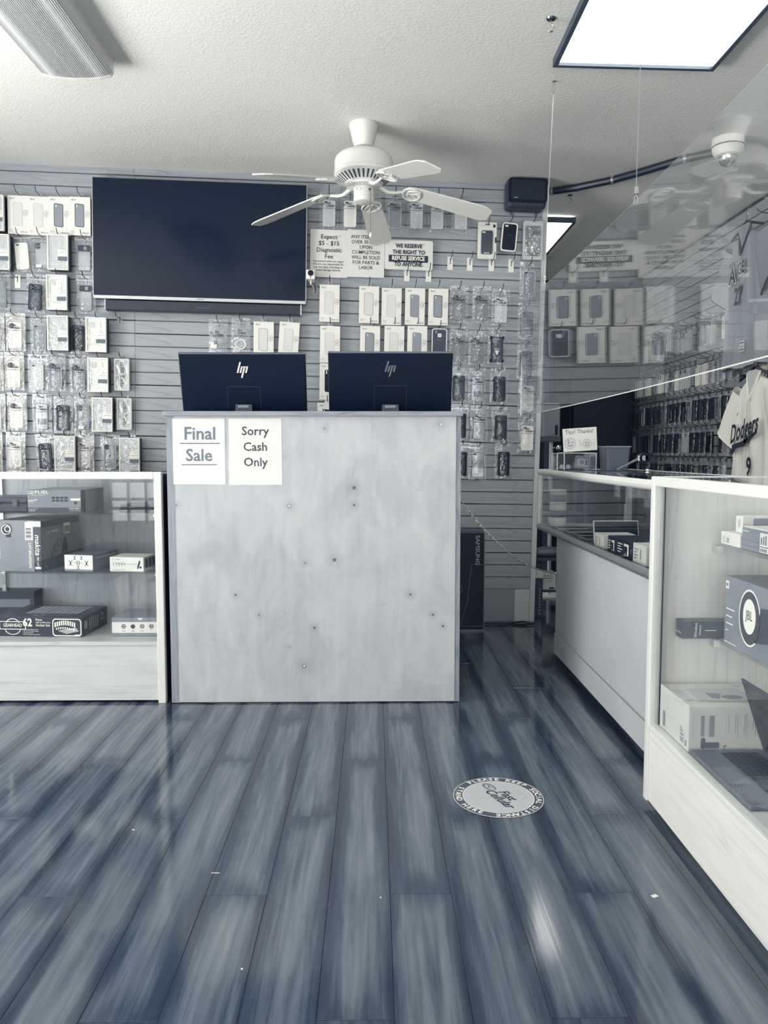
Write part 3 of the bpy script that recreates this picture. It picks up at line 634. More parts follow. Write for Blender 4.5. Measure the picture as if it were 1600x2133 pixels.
mb.frame(rrect(.014, .016, .002, 2, -.002, h*.52), rrect(.010, .012, .002, 2, -.002, h*.52), y, y+.0003); mb.box(-.024, .02, y, y+.0002, h*.51, h*.53)
mb.build('drone_sketches', 'ink', t)
mb = MB(); ys = -hx-.0012; [mb.box(-.08, .06, ys, ys+.0003, h*(.3+.1*i), h*(.33+.1*i)) for i in range(4)]; mb.box(-.09, .09, ys, ys+.0003, h*.72, h*.9); mb.build('print', 'ink_light', t, RX)
# white gadget carton with a leaping figure
a, b = on_y(231, 1190, BY2), on_y(305, 1160, BY2)
t, hx, hy, h = pbox('gadget_carton', 'white carton with scribbled writing, right of the drone carton in the left case', a.x, b.x, BY2, BY2+.13, zs2+.001, zs2+.001+b.z-a.z, 'white_card', -8)
y = -hy-.0012; mb = MB()
mb.tube([(-hx+.012+.0022*i+.003*math.sin(i*1.1), y, h*.5+.010*math.cos(i*1.1)) for i in range(26)], .0005, 3); mb.text('Tennis Player', -hx+.03, h*.85, .0075, y, 0, 0, .2); mb.tube([(-hx+.01+.002*i, y, h*.12+.002*math.sin(i*2)) for i in range(30)], .0005, 3); mb.box(-hx+.03, hx-.03, y, y+.0002, h*.52, h*.54)
mb.build('lettering', 'ink_grey', t)
mb = MB(); cx = hx-.02; mb.prism([(cx-.01, h*.2), (cx-.004, h*.2), (cx+.006, h*.75), (cx, h*.78)], y, y+.0003); mb.prism([(cx-.014, h*.35), (cx+.004, h*.5), (cx+.004, h*.58)], y, y+.0003); mb.prism(circ(.005, 10, cx+.006, h*.3), y, y+.0003); mb.build('figure_picture', 'ink', t)
mb = MB(); ys = -hx-.0012; [mb.box(-.05+.036*i, -.05+.036*i+.026, ys, ys+.0003, h*.25, h*.85) for i in range(3)]; mb.build('print', 'ink_grey', t, RX)
# socket-set carton on the deck
BY3 = LY+.10
a, b = on_y(-2, 1333, BY3), on_y(178, 1292, BY3)
t, hx, hy, h = pbox('socket_set_carton', 'black socket set carton with a large white 62 on left case deck', a.x, b.x, BY3, BY3+.26, zdk+.001, zdk+.001+b.z-a.z, 'card_black', -4)
y = -hy-.0012; mb = MB()
mb.text('62', -.055, h*.70, .047, y, 0, .03, 0, .9); mb.text('Piece', -.018, h*.86, .014, y, 0, .012, 0, 1, 0, 'l'); mb.text('Socket Set', -.018, h*.58, .0155, y, 0, .012, 0, .95, 0, 'l'); mb.text('1/4IN. & 3/8IN. Drive', -.018, h*.72, .0085, y, 0, .012, 0, .9, 0, 'l')
for i, s in enumerate(('Includes Deep Metric Sockets', '2 Dr. 72 Tooth Quick-release', '1 Dr. Extension Bar', 'Chrome Vanadium Construction')): mb.text('- '+s, -.078, h*(.36-.085*i), .0062, y, 0, .004, 0, .9, 0, 'l')
mb.frame(rrect(.118, .036, .001, 1, -hx+.066, h*.56), rrect(.112, .030, .001, 1, -hx+.066, h*.56), y, y+.0004)
mb.text('GEARHEAD', -hx+.066, h*.56, .021, y, 0, .01, 0, .78)
for i in range(15):
    q = R(200+140*i/14); mb.box(-hx+.066+.035*math.cos(q)-.002, -hx+.066+.035*math.cos(q)+.002, y, y+.0003, h*.42+.028*math.sin(q)-.002, h*.42+.028*math.sin(q)+.002)
    q = R(20+140*i/14); mb.box(-hx+.066+.03*math.cos(q)-.002, -hx+.066+.03*math.cos(q)+.002, y, y+.0003, h*.62+.024*math.sin(q)-.002, h*.62+.024*math.sin(q)+.002)
mb.build('lettering', 'white_ink', t)
mb = MB(); mb.frame(rrect(.128, h*.9, .014, 4, hx-.068, h*.48), rrect(.120, h*.8, .012, 4, hx-.068, h*.48), y, y+.0006)
for i in range(10): mb.box(hx-.122+.0095*i, hx-.122+.0095*i+.006, y-.0002, y+.0002, h*(.50+.10*math.sin(i*.35)), h*(.74+.10*math.sin(i*.35)))
for i in range(9): mb.box(hx-.116+.0095*i, hx-.111+.0095*i, y-.0002, y+.0002, h*(.36+.04*math.sin(i*.5)), h*(.46+.05*math.sin(i*.5)))
for i in range(4): mb.prism([(hx-.075-.01*i, h*(.16+.04*i)), (hx-.016-.004*i, h*(.30+.05*i)), (hx-.016-.004*i, h*(.33+.05*i)), (hx-.075-.01*i, h*(.19+.04*i))], y-.0003, y+.0002)
mb.box(hx-.034, hx-.010, y-.0006, y, h*.04, h*.12)
mb.build('socket_picture', 'white_ink', t)
mb = MB(); ys = -hx-.0012; mb.text('62', .07, h*.6, .04, ys, 0, .02, 0, 1, -90); [mb.box(-.06+.02*i, -.052+.02*i, ys, ys+.0003, h*.2, h*.8) for i in range(5)]; mb.box(-.11, -.085, ys, ys+.0003, h*.35, h*.75); mb.build('print', 'ink_light', t, RX)
mb = MB(); mb.text('62', -.02, -hy+.035, .05, -h-.0012, 0, .02, 0, 1.2); mb.text('Socket Set', .07, -hy+.03, .02, -h-.0012, 0, .01); [mb.box(-.1+.03*i, -.075+.03*i, -h-.0012, -h-.001, -hy+.07, hy-.03) for i in range(8)]; mb.build('top_print', 'ink_light', t, TOPM)
# black carton at the far left of the deck, and four tiny screws standing on the socket carton
a, b = on_y(-70, 1315, BY3+.1), on_y(36, 1275, BY3+.1)
t, hx, hy, h = pbox('black_carton', 'plain black carton behind the socket set carton at the left edge', a.x, b.x, BY3+.275, BY3+.365, zdk+.001, zdk+.15, 'card_black', 0)
MB().box(-hx+.02, hx-.02, -hy-.0014, -hy+.001, h*.5, h*.75).build('print', 'grey_plastic', t)
# headrest-monitor carton
a, b = on_y(234, 1332, BY3), on_y(334, 1293, BY3)
t, hx, hy, h = pbox('screen_carton', 'grey carton with a white band of four round icons on the deck', a.x, b.x-.004, BY3, BY3+.19, zdk+.001, zdk+.001+b.z-a.z, 'card_grey')
y = -hy-.0012; MB().box(-hx, hx, y+.0004, y+.0012, h*.18, h*.76).build('white_band', 'white_card', t); MB().prism([(.02+.011*math.cos(R(180+18*i)), h*.97+.008*math.sin(R(180+18*i))) for i in range(11)], y, y+.0004).build('lid_notch', 'white_card', t)
mb = MB()
for i, s in enumerate(('IPAD', 'GPS', 'DVD', 'TV')):
    cx = -.052+.040*i; mb.frame(circ(.0105, 6, cx, h*.53), circ(.0065 if i != 1 else .004, 6, cx, h*.53), y, y+.0003); mb.box(cx-.004, cx+.004, y-.0002, y+.0002, h*.50, h*.56); mb.text(s, cx, h*.28, .0075, y, 0, .006)
mb.build('lettering', 'ink', t)
# ================================================================== goods in the near case (right)
t, hx, hy, h = pbox('monitor_carton', 'big white carton with a webcam picture on the near right case deck', .845, 1.085, 2.0, 2.205, nz_deck+.001, nz_deck+.128, 'white_card')
y = -hy-.0012; mb = MB()
mb.box(-hx+.033, -hx+.043, y, y+.0003, h*.35, h*.80); mb.box(-hx+.056, -hx+.07, y, y+.0003, h*.34, h*.80)
for i, (x, l) in enumerate(((.148, .38), (.166, .42), (.172, .5), (.190, .45), (.196, .56), (.214, .3), (.220, .48), (.226, .44))): mb.box(-hx+x-.04, -hx+x-.0388, y, y+.0003, h*(.82-l), h*.82)
mb.box(-hx+.012, -hx+.0128, y, y+.0003, h*.3, h*.85); mb.build('print', 'ink_light', t)
mb = MB(); mb.frame(rrect(.052, h*.5, .001, 1, -hx+.075, h*.57), rrect(.048, h*.46, .001, 1, -hx+.075, h*.57), y-.0002, y+.0002); mb.build('picture_border', 'paper', t)
mb = MB(); mb.prism(rrect(.044, .016, .004, 3, -hx+.062, h*.16), y-.0003, y+.0003); mb.prism(rrect(.012, .030, .005, 3, -hx+.040, h*.20), y-.0004, y+.0003); mb.prism([(-hx+.096, h*.05), (-hx+.098, h*.05), (-hx+.098, h*.13), (-hx+.104, h*.13), (-hx+.104, h*.15), (-hx+.096, h*.15)], y, y+.0003); mb.build('webcam_picture', 'grey_plastic', t)
mb = MB(); ys = -hx-.0012
for i, (z, l) in enumerate(((.42, .012), (.36, .022), (.28, .03), (.20, .034), (.14, .034))): mb.box(.05, .05+l*.7, ys, ys+.0003, h*(z-.02), h*(z+.02))
mb.box(.083, .093, ys, ys+.0003, h*.10, h*.22); mb.box(-.075, -.06, ys, ys+.0003, h*.1, h*.45); mb.build('side_print', 'ink_light', t, LXS)
mb = MB(); zt_ = -h-.0012; mb.prism([(-hx+.045, -hy+.04), (hx-.03, -hy+.03), (hx-.04, hy-.05), (-hx+.05, hy-.055)], zt_, zt_+.0003); mb.box(-hx+.012, -hx+.035, zt_, zt_+.0003, -hy+.05, hy-.06); mb.box(-hx+.004, -hx+.007, zt_, zt_+.0003, hy-.06, hy-.01)
mb.prism(circ(.012, 14, hx-.03, hy-.03), zt_, zt_+.0003); mb.build('top_print', 'light_grey', t, TOPM)
mb = MB(); mb.prism(circ(.03, 20, .03, -.03, .018), zt_-.0003, zt_); mb.prism([(-.03, -.04), (-.01, -.045), (.01, .0), (-.03, .01)], zt_-.0003, zt_); mb.build('top_picture', 'mid_grey', t, TOPM)
# half-closed laptop facing the aisle
t = thing('open_laptop', 'grey half-open laptop lying in front of the white carton in the near case', 'laptop', Matrix.Translation((.845, 1.825, nz_deck+.001)) @ Matrix.Rotation(R(-90), 4, 'Z'))
# local: x along -Y world (right when facing +X), y = +X world (depth), z up
MB().bbox(-.165, .165, 0, .205, 0, .013, .004).build('base', 'grey_plastic', t)
kw, kd = .0158, .0150; kb = MB()
MB().box(-.14, .14, .072, .172, .0128, .0134).build('key_bed', 'dark_grey', t)
kme = MB().bbox(-.0068, .0068, -.0062, .0062, 0, .0016, .0006).mesh('key', ['charcoal'])
for j in range(6):
    for i in range(17): link('key', kme, t, Matrix.Translation((-.132+i*.0165, .080+j*.0168, .0133)))
MB().box(-.05, .05, .010, .062, .0129, .0133).build('touchpad', 'mid_grey', t)
MB().box(-.13, -.065, .035, .0356, .0129, .0132).build('palm_seam', 'charcoal', t)
S = Matrix.Translation((0, .198, .012)) @ Matrix.Rotation(R(19), 4, 'X')
MB().bbox(-.165, .165, 0, .006, 0, .205, .002).build('lid', 'charcoal', t, S); MB().box(-.157, .157, -.0008, .0004, .012, .196).build('screen', 'black_gloss', t, S)
# loose phone in the corner
t = thing('loose_phone', 'grey rounded phone lying in front of the laptop at the right edge', 'phone', at(.905, 1.50, nz_deck+.001, 8))
MB().prism(rrect(.07, .14, .014, 4), 0, .010).build('body', 'mid_grey', t, Matrix.Rotation(R(-90), 4, 'X') @ Matrix.Translation((0, -.010, 0))); MB().prism(rrect(.062, .130, .011, 4), -.0006, .0002).build('screen', 'dark_grey', t, Matrix.Rotation(R(-90), 4, 'X') @ Matrix.Translation((0, -.010, 0)))
# speaker carton on the lower shelf: its printed face looks to the aisle
t, hx, hy, h = pbox('speaker_carton', 'dark grey carton with a round speaker picture on the near case lower shelf', .99, 1.22, 1.80, 2.125, NS2+.001, NS2+.193, 'card_grey')
ys = -hx-.0012; cx = -.018
mb = MB(); mb.frame(circ(.058, 28, cx, h*.52, .076), circ(.0535, 28, cx, h*.52, .071), ys, ys+.0005); mb.prism(circ(.034, 24, cx, h*.54, .047), ys-.0004, ys+.0004); mb.box(-hy+.006, -hy+.024, ys, ys+.0004, h*.82, h*.93)
for i, l in enumerate((.05, .036, .042, .012)): mb.box(-hy+.012, -hy+.012+l, ys, ys+.0004, h*(.52-.105*i), h*(.535-.105*i)); 
mb.box(-hy+.004, -hy+.075, ys, ys+.0004, h*.035, h*.045)
mb.build('print', 'white_ink', t, LXS)
mb = MB(); mb.prism(circ(.053, 28, cx, h*.52, .0705), ys-.0002, ys+.0003); mb.prism([(cx+.02, h*.2), (cx+.12, h*.3), (cx+.12, h*.75), (cx+.06, h*.72)], ys, ys+.0003); mb.build('speaker_picture', 'card_black', t, LXS)
mb = MB(); mb.text('JBL', cx, h*.55, .036, ys-.001, 0, .015, 0, .75); mb.box(-hy+.010, -hy+.020, ys-.0006, ys-.0002, h*.85, h*.90)
for i in range(4): mb.frame(circ(.006, 10, -hy+.005, h*(.527-.105*i)), circ(.005, 10, -hy+.005, h*(.527-.105*i)), ys-.0002, ys+.0001)
mb.build('lettering', 'ink_grey', t, LXS)
# long dark carton poking over the shelf edge
t, hx, hy, h = pbox('headset_carton', 'small dark carton overhanging the near case lower shelf, left of the speaker carton', .887, 1.16, 2.165, 2.21, NS2+.001, NS2+.052, 'card_dark', 0)
mb = MB(); y = -hy-.0012; mb.text('Wireless', -hx+.040, h*.5, .012, y, 0, .01, 0, 1, 90); mb.text('Headset', -hx+.052, h*.5, .009, y, 0, .006, 0, 1, 90); mb.box(-hx+.066, -hx+.1, y, y+.0003, h*.46, h*.5); mb.build('lettering', 'white_ink', t)
mb = MB(); ys = -hx-.0012; mb.text('true tone', 0, h*.35, .010, ys, 0, 0, .2); mb.build('side_lettering', 'white_ink', t, LXS)
# upper shelf
t, hx, hy, h = pbox('phone_carton', 'flat white phone carton on the near case upper shelf', .998, 1.16, 2.065, 2.18, NS1+.001, NS1+.037, 'white_card')
mb = MB(); ys = -hx-.0012; [mb.box(-.045, -.045+.018-.004*(i % 2), ys, ys+.0003, h*(.2+.13*i), h*(.25+.13*i)) for i in range(4)]; mb.box(-.02, -.008, ys, ys+.0003, h*.2, h*.6); mb.build('print', 'ink_light', t, LXS)
t, hx, hy, h = pbox('earbud_carton', 'small upright white carton standing on the flat white phone carton', 1.02, 1.18, 2.10, 2.14, NS1+.038, NS1+.085, 'white_card')
mb = MB(); ys = -hx-.0012; mb.prism(circ(.005, 12, 0, h*.55, .012), ys, ys+.0003); mb.build('print', 'light_grey', t, LXS); MB().box(-hx+.03, hx, -hy-.0012, -hy+.0005, .004, h-.006).build('window', 'mid_grey', t)
t, hx, hy, h = pbox('striped_carton', 'grey striped carton with a white label at the right edge, near case upper shelf', 1.0, 1.19, 1.86, 2.06, NS1+.001, NS1+.060, 'card_grey')
MB().box(-hx+.004, hx-.004, -hy+.004, hy-.004, h, h+.003).build('lid_paper', 'paper', t)
mb = MB(); ys = -hx-.0012; mb.box(.0, .045, ys, ys+.0004, h*.32, h*.90); mb.box(.0, .045, ys, ys+.0004, h*.05, h*.27); mb.prism(circ(.012, 14, .07, h*.5), ys, ys+.0003); mb.box(-.093, -.06, ys, ys+.0003, h*.84, h*.88); mb.build('label_sticker', 'white_card', t, LXS)
mb = MB(); mb.box(-.098, 0, ys, ys+.0003, h*.42, h*.46); mb.box(-.098, 0, ys, ys+.0003, h*.20, h*.24); [mb.box(.006+.011*i, .012+.011*i, ys-.0006, ys-.0003, h*.4, h*(.7+.06*(i % 3))) for i in range(3)]; [mb.box(.004+.005*i, .007+.005*i, ys-.0006, ys-.0003, h*.09, h*.22) for i in range(7)]; mb.build('print', 'ink_grey', t, LXS)
# ================================================================== goods in the far case
dz = frz+.005
def fbox(name, label, y0, y1, x1, h, m, pr, x0=.955):
    t, hx, hy, hh = pbox(name, label, x0, x1, y0, y1, dz, dz+h, m)
    mb = MB(); ys = -hx-.0012; w = hy*2
    for i in range(4): mb.box(-hy+w*.12, -hy+w*(.32+.1*(i % 2)), ys, ys+.0003, h*(.25+.15*i), h*(.30+.15*i))
    if pr == 'white_ink': mb.frame(rrect(w*.3, h*.6, .002, 2, w*.18, h*.5), rrect(w*.22, h*.5, .002, 2, w*.14, h*.42), ys, ys+.0003)
    else: mb.box(w*.1, w*.14, ys, ys+.0003, h*.25, h*.75)
    mb.build('print', pr, t, LXS); return t
fbox('phone_carton', 'white phone carton farther from the camera in the far case', 3.16, 3.29, 1.10, .058, 'white_card', 'ink_grey')
fbox('black_phone_carton', 'black phone carton next to the farther white one in the far case', 2.995, 3.10, 1.08, .066, 'card_black', 'white_ink')
fbox('black_phone_carton', 'black phone carton next to the nearer white one in the far case', 2.81, 2.99, 1.12, .070, 'card_black', 'white_ink')
fbox('phone_carton', 'white phone carton nearest the corner post in the far case', 2.66, 2.795, 1.07, .072, 'white_card', 'ink_grey')
t = thing('framed_tablet', 'dark tablet with white rim standing behind the white carton in far case', 'tablet', Matrix.Translation((1.075, 3.36, dz+.003)) @ Matrix.Rotation(R(-12), 4, 'X'))
MB().bbox(-.10, .10, 0, .008, 0, .10, .002).build('body', 'paper', t); MB().box(-.096, .096, -.0008, .0004, .003, .096).build('screen', 'case_black', t)
for i, (x, y, z) in enumerate(((1.03, 3.98, 0), (1.04, 3.83, 0), (1.05, 3.66, 0), (1.035, 3.52, 0))):
    t = thing('flat_tablet', f'dark tablet lying flat in the far case, {ORD[i]} from its far end', 'tablet', at(x, y, dz, 6*(i-1)))
    MB().bbox(-.075, .075, -.055, .055, 0, .012, .003).build('body', 'silver', t); MB().box(-.07, .07, -.05, .05, .012, .0126).build('screen', 'case_black', t)
for k in range(5):
    z = dz+.005+[0, .05, .085, .135, .17][k]; hh = [.048, .034, .048, .034, .03][k]; wht = k % 2 == 0
    t = thing('tape_roll' if wht else 'spacer_roll', f"{'white' if wht else 'dark'} roll, {ORD[k]} from the bottom of the stack in the far case", 'roll', at(1.0, 4.14, z))
    MB().lathe([(.018, 0), (.043, 0), (.045, .003), (.045, hh-.004), (.043, hh-.001), (.018, hh-.001), (.018, 0)], 24).build('roll_body', 'case_white' if wht else 'grey_plastic', t)
t = thing('flat_gadget', 'flat grey gadget with a slim tray at the back of the far case', 'gadget', at(1.30, 3.2, dz, 20))
MB().bbox(-.07, .07, -.05, .05, 0, .03, .006).build('body', 'grey_plastic', t); MB().bbox(-.055, .055, -.035, .045, .03, .042, .004).build('tray', 'mid_grey', t)
# ================================================================== television, soundbar, signs on the back wall
def wthing(name, label, cat, u, v, y=0, rot=0, group=None):
    return thing(name, label, cat, WALL @ Matrix.Translation((u, y, v)) @ Matrix.Rotation(R(rot), 4, 'Y'), group)
OFF = .075
u0, v1 = wp(192, 368, OFF); u1, v0 = wp(637, 634, OFF); W, H = u1-u0, v1-v0
tv = wthing('television', 'large black flat television hung on the slat wall left of the fan', 'television', (u0+u1)/2, v0)
MB().bbox(-W/2, W/2, -OFF, -.03, 0, H, .004).build('housing', 'charcoal', tv)
MB().box(-W/2+.005, W/2-.005, -OFF-.0015, -OFF, .020, H-.005).build('screen', 'tv_screen', tv)
mb = MB(); mb.bbox(-W/2, W/2, -OFF-.005, -OFF+.012, -.001, .019, .002); mb.build('bottom_bezel', 'silver', tv)
for s in (-1, 1): MB().box(s*W/2-.002, s*W/2+.002, -OFF-.003, -OFF+.01, .018, H).build('side_bezel', 'silver', tv)
MB().text('SAMSUNG', 0, .009, .009, -OFF-.0055, 0, .01).build('lettering', 'ink', tv)
MB().box(-.25, .25, -.03, -.0005, H*.3, H*.75).build('wall_mount', 'dark_grey', tv)
OFS = .085
u0, v1 = wp(219, 634, OFS); u1, v0 = wp(627, 658, OFS); va = wp(219, 655, OFS)[1]; W2 = u1-u0
sb = wthing('soundbar', 'long black soundbar mounted under the television', 'soundbar', (u0+u1)/2, v0)
hb = va-v0+.042; hb = .058
MB().bbox(-W2/2, W2/2, -OFS, -.025, .004, .004+hb, .006).build('body', 'charcoal', sb); MB().box(-W2/2+.004, W2/2-.008, -OFS-.0015, -OFS, .008, hb).build('grille', 'navy_black', sb)
for s in (-1, 1): MB().bbox(s*W2/2-.004, s*W2/2+.004, -OFS-.003, -.022, .003, .006+hb, .002).build('end_cap', 'silver', sb)
MB().box(-.045, .03, -OFS-.003, -OFS-.0012, .026, .031).build('logo_plate', 'dark_grey', sb)
for s in (-1, 1): MB().box(s*.4-.02, s*.4+.02, -.03, -.0005, .02, .07).build('bracket', 'dark_grey', sb)
def wsign(name, label, px0, py0, px1, py1, lines, off=.028, bandrow=None, bend=0):
    u0, v1 = wp(px0, py0, off); u1, v0 = wp(px1, py1, off); w, h = u1-u0, v1-v0
    t = wthing(name, label, 'sign', (u0+u1)/2, v0, 0)
    if bend: MB().prism(rrect(w, h, .012, 4, 0, h/2), -off, -off+.002).build('board', 'paper', t)
    else:
        mb = MB(); mb.grid(lambda i, j: (-w/2+w*i, -off-.002*math.sin(3*i+2*j), h*j), 8, 8); mb.grid(lambda i, j: (-w/2+w*i, -off+.001-.002*math.sin(3*i+2*j), h*j), 8, 8); mb.build('paper', 'paper', t)
    for s in (-1, 1): MB().box(s*w*.3-.006, s*w*.3+.006, -off, .0, h*.86, h*.9).build('sign_clip', 'clear_tab', t)
    mb = MB()
    for k, (s, fx, fz, size, bold, sx) in enumerate(lines):
        if k != bandrow: mb.text(s, -w/2+fx*w, h*(1-fz), size, -off-.0032, 0, bold, 0, sx)
    mb.build('lettering', 'ink', t)
    if bandrow is not None:
        s, fx, fz, size, bold, sx = lines[bandrow]
        MB().box(-w*.415, w*.40, -off-.0026, -off+.001, h*(1-fz)-size*.62, h*(1-fz)+size*.58).build('dark_band', 'ink', t)
        MB().text(s, -w/2+fx*w, h*(1-fz), size, -off-.0034, 0, bold, 0, sx).build('band_lettering', 'white_ink', t)
wsign('fee_sign', 'white paper sign reading Expect $5 - $15 Diagnostic Fee on the slat wall', 647, 477, 723, 579,
      [('Expect', .5, .155, .036, .006, 1), ('$5 - $15', .5, .29, .036, .006, 1), ('Diagnostic', .5, .43, .036, .006, .98), ('Fee', .5, .565, .036, .006, 1)] +
      [(s, .49, .665+.062*i, .0165, .004, 1) for i, s in enumerate(('Fee waived when do repair', 'We are not responsible for', 'any lost data, including on', 'water damage devices.'))])
wsign('parts_sign', 'white paper sign reading Any Item Over 30 Days behind the fan blade', 724, 477, 800, 579,
      [(s, .5, .16+.107*i, .029, .004, .92) for i, s in enumerate(('ANY ITEM LEFT', 'OVER 30 DAYS', 'UPON', 'COMPLETION', 'WILL BE SOLD', 'FOR PARTS &', 'LABOR'))])
wsign('refusal_sign', 'white board reading We Reserve The Right To Refuse Service To Anyone', 802, 499, 901, 564,
      [('WE RESERVE', .5, .20, .033, .03, .86), ('THE RIGHT TO', .5, .41, .033, .03, .88), ('REFUSE SERVICE', .49, .62, .033, .03, .84), ('TO ANYONE.', .5, .82, .033, .03, .86)], .03, 2, 1)
# small white camera cube beside the television
u, v = wp(647, 581, .10)
t = wthing('camera_cube', 'tiny white camera cube with black lens at the television corner', 'camera', u, v)
MB().bbox(-.026, .026, -.10, -.05, 0, .055, .006).build('body', 'off_white', t); mb = MB(); mb.prism(circ(.017, 20, 0, .034), -.103, -.099); mb.build('lens', 'black_gloss', t); MB().prism(circ(.0035, 8, 0, .010), -.1015, -.099).build('sensor', 'black_gloss', t)
MB().tube([(0, -.06, 0), (0, -.06, -.02), (.012, -.03, -.03), (.012, .001, -.03)], .006, 6).build('stand', 'off_white', t); MB().box(-.02, .03, -.055, -.045, -.012, 0).build('foot', 'clear_tab', t)
# ================================================================== wire display hooks (slat-wall)
def hook_meshes(L=.105):
    p = MB(); p.bbox(-.017, .017, -.004, .002, -.045, .008, .0015)
    wv = MB(); pts = [(0, -.003, -.006), (0, -.02, -.012), (0, -L*.55, -.010), (0, -L*.85, -.004), (0, -L, .020)]
    wv.tube(pts, .0024, 6); wv.tube([(0, -.0045, .002), (0, -.0045, -.036)], .002, 5)
    return p.mesh('plate', ['clear_tab']), wv.mesh('prong', ['dark_wire'])
HP, HW = hook_meshes()
HPW = MB().bbox(-.017, .017, -.004, .002, -.07, .008, .0015).mesh('plate', ['case_white'])
def hook(u, v, label, plate=None, F_=None, group=None):
    t = thing('display_hook', label, 'hook', (F_ or WALL) @ Matrix.Translation((u, 0, v)), group)
    link('plate', plate or HP, t); link('prong', HW, t); return t
# ================================================================== packs
def phone_prism(mb, w, h, d, y0, m=0, cx=0, z0=0, r=None):
    p = rrect(w, h, r or w*.16, 4, cx, z0+h/2); mb.prism(p, y0, y0+d, m, False)
    return p
# --- white carton with a picture of a case
BW, BH, BD = .1195, .218, .022
CARD = MB().bbox(-BW/2, BW/2, -BD, 0, -BH, 0, .0012).mesh('carton', ['white_card'])
TABM = MB().prism([(-.016, -.004), (.016, -.004), (.012, .022), (-.012, .022)], -.0025, -.0015).mesh('hang_tab', ['clear_tab'])
def ara_print(num):
    mb = MB(); y = -BD-.0004
    mb.text('Ara1', -BW*.40, -.017, .014, y, 0, .01, 0, 1, 0, 'l')
    mb.text('IMPACT', -BW*.42, -BH+.022, .0062, y, 0, .008, 0, 1, 0, 'l'); mb.text('Glitter case', -BW*.42, -BH+.013, .0045, y, 0, 0, 0, 1, 0, 'l')
    mb.text('iPhone Xs', BW*.44, -BH+.013, .0098, y, 0, .014, 0, 1, 0, 'r')
    sx, sz = BW*.345, -BH*.47
    out = [(sx-.011, sz+.013), (sx+.011, sz+.013), (sx+.011, sz-.006), (sx, sz-.014), (sx-.011, sz-.006)]; inn = [(sx-.0097, sz+.0117), (sx+.0097, sz+.0117), (sx+.0097, sz-.0052), (sx, sz-.0122), (sx-.0097, sz-.0052)]
    mb.frame(out, inn, y, y+.0003); mb.box(sx+.011, BW/2-.001, y, y+.0003, sz+.0117, sz+.013)
    mb.text(num+"'", sx+.001, sz+.0005, .013, y, 0, .008); mb.box(sx-.008, sx+.010, y, y+.0003, sz+.019, sz+.0205)
    return mb.mesh('lettering', ['ink'])
APR = {n: ara_print(n) for n in ('8', '10')}
def ara_pic(kind):
    mb = MB(); y = -BD-.0004; w, h = .054, .132; cx, cz = -BW*.02, -BH*.485
    po, pi = rrect(w, h, .010, 4, cx, cz), rrect(w-.004, h-.004, .008, 4, cx, cz)
    def skew(p): return [(x, z-(x-cx)*.08) for x, z in p]
    if kind in ('wave', 'pale'):
        mb.flat(skew(pi), y, 0); mb.frame(skew(rrect(w, h, .010, 4, cx, cz)), skew(rrect(w-.0022, h-.0022, .009, 4, cx, cz)), y-.0003, y, 1)
        if kind == 'wave':
            for i in range(9): z = cz-h*.42+i*h*.1; mb.add([(cx-.022, y-.0002, z), (cx+.022, y-.0002, z+.004), (cx+.022, y-.0002, z+.007), (cx-.022, y-.0002, z+.002)], [(0, 1, 2, 3)], 2)
    elif kind == 'clear': mb.flat(skew(pi), y, 0); mb.frame(skew(po), skew(rrect(w-.0035, h-.0035, .009, 4, cx, cz)), y-.0003, y, 3)
    elif kind == 'rim': mb.flat(skew(pi), y, 4); mb.frame(skew(po), skew(rrect(w-.008, h-.009, .007, 4, cx, cz)), y-.0003, y, 3); mb.flat(rrect(.005, .014, .002, 2, cx-.014, cz+h*.40), y-.0006, 2)
    elif kind == 'solid': mb.flat(skew(pi), y, 4); mb.frame(skew(po), skew(pi), y-.0003, y, 3); mb.flat(rrect(.005, .018, .002, 2, cx-.016, cz+h*.40), y-.0006, 2)
    elif kind == 'black': mb.flat(skew(po), y, 5); mb.flat(rrect(.006, .02, .002, 2, cx-.016, cz+h*.40), y-.0006, 2)
    return mb.mesh('case_picture', ['pic_pale', 'ink_light', 'white_card', 'pic_dark', 'pic_mid', 'case_black'])
mat('pic_pale', .82, .5); mat('pic_dark', .30, .5); mat('pic_mid', .55, .5)
APC = {k: ara_pic(k) for k in ('wave', 'pale', 'clear', 'rim', 'solid', 'black')}
def make_ara(t, pic, num='8'):
    link('carton', CARD, t); link('case_picture', APC[pic], t); link('lettering', APR[num], t); link('hang_tab', TABM, t)
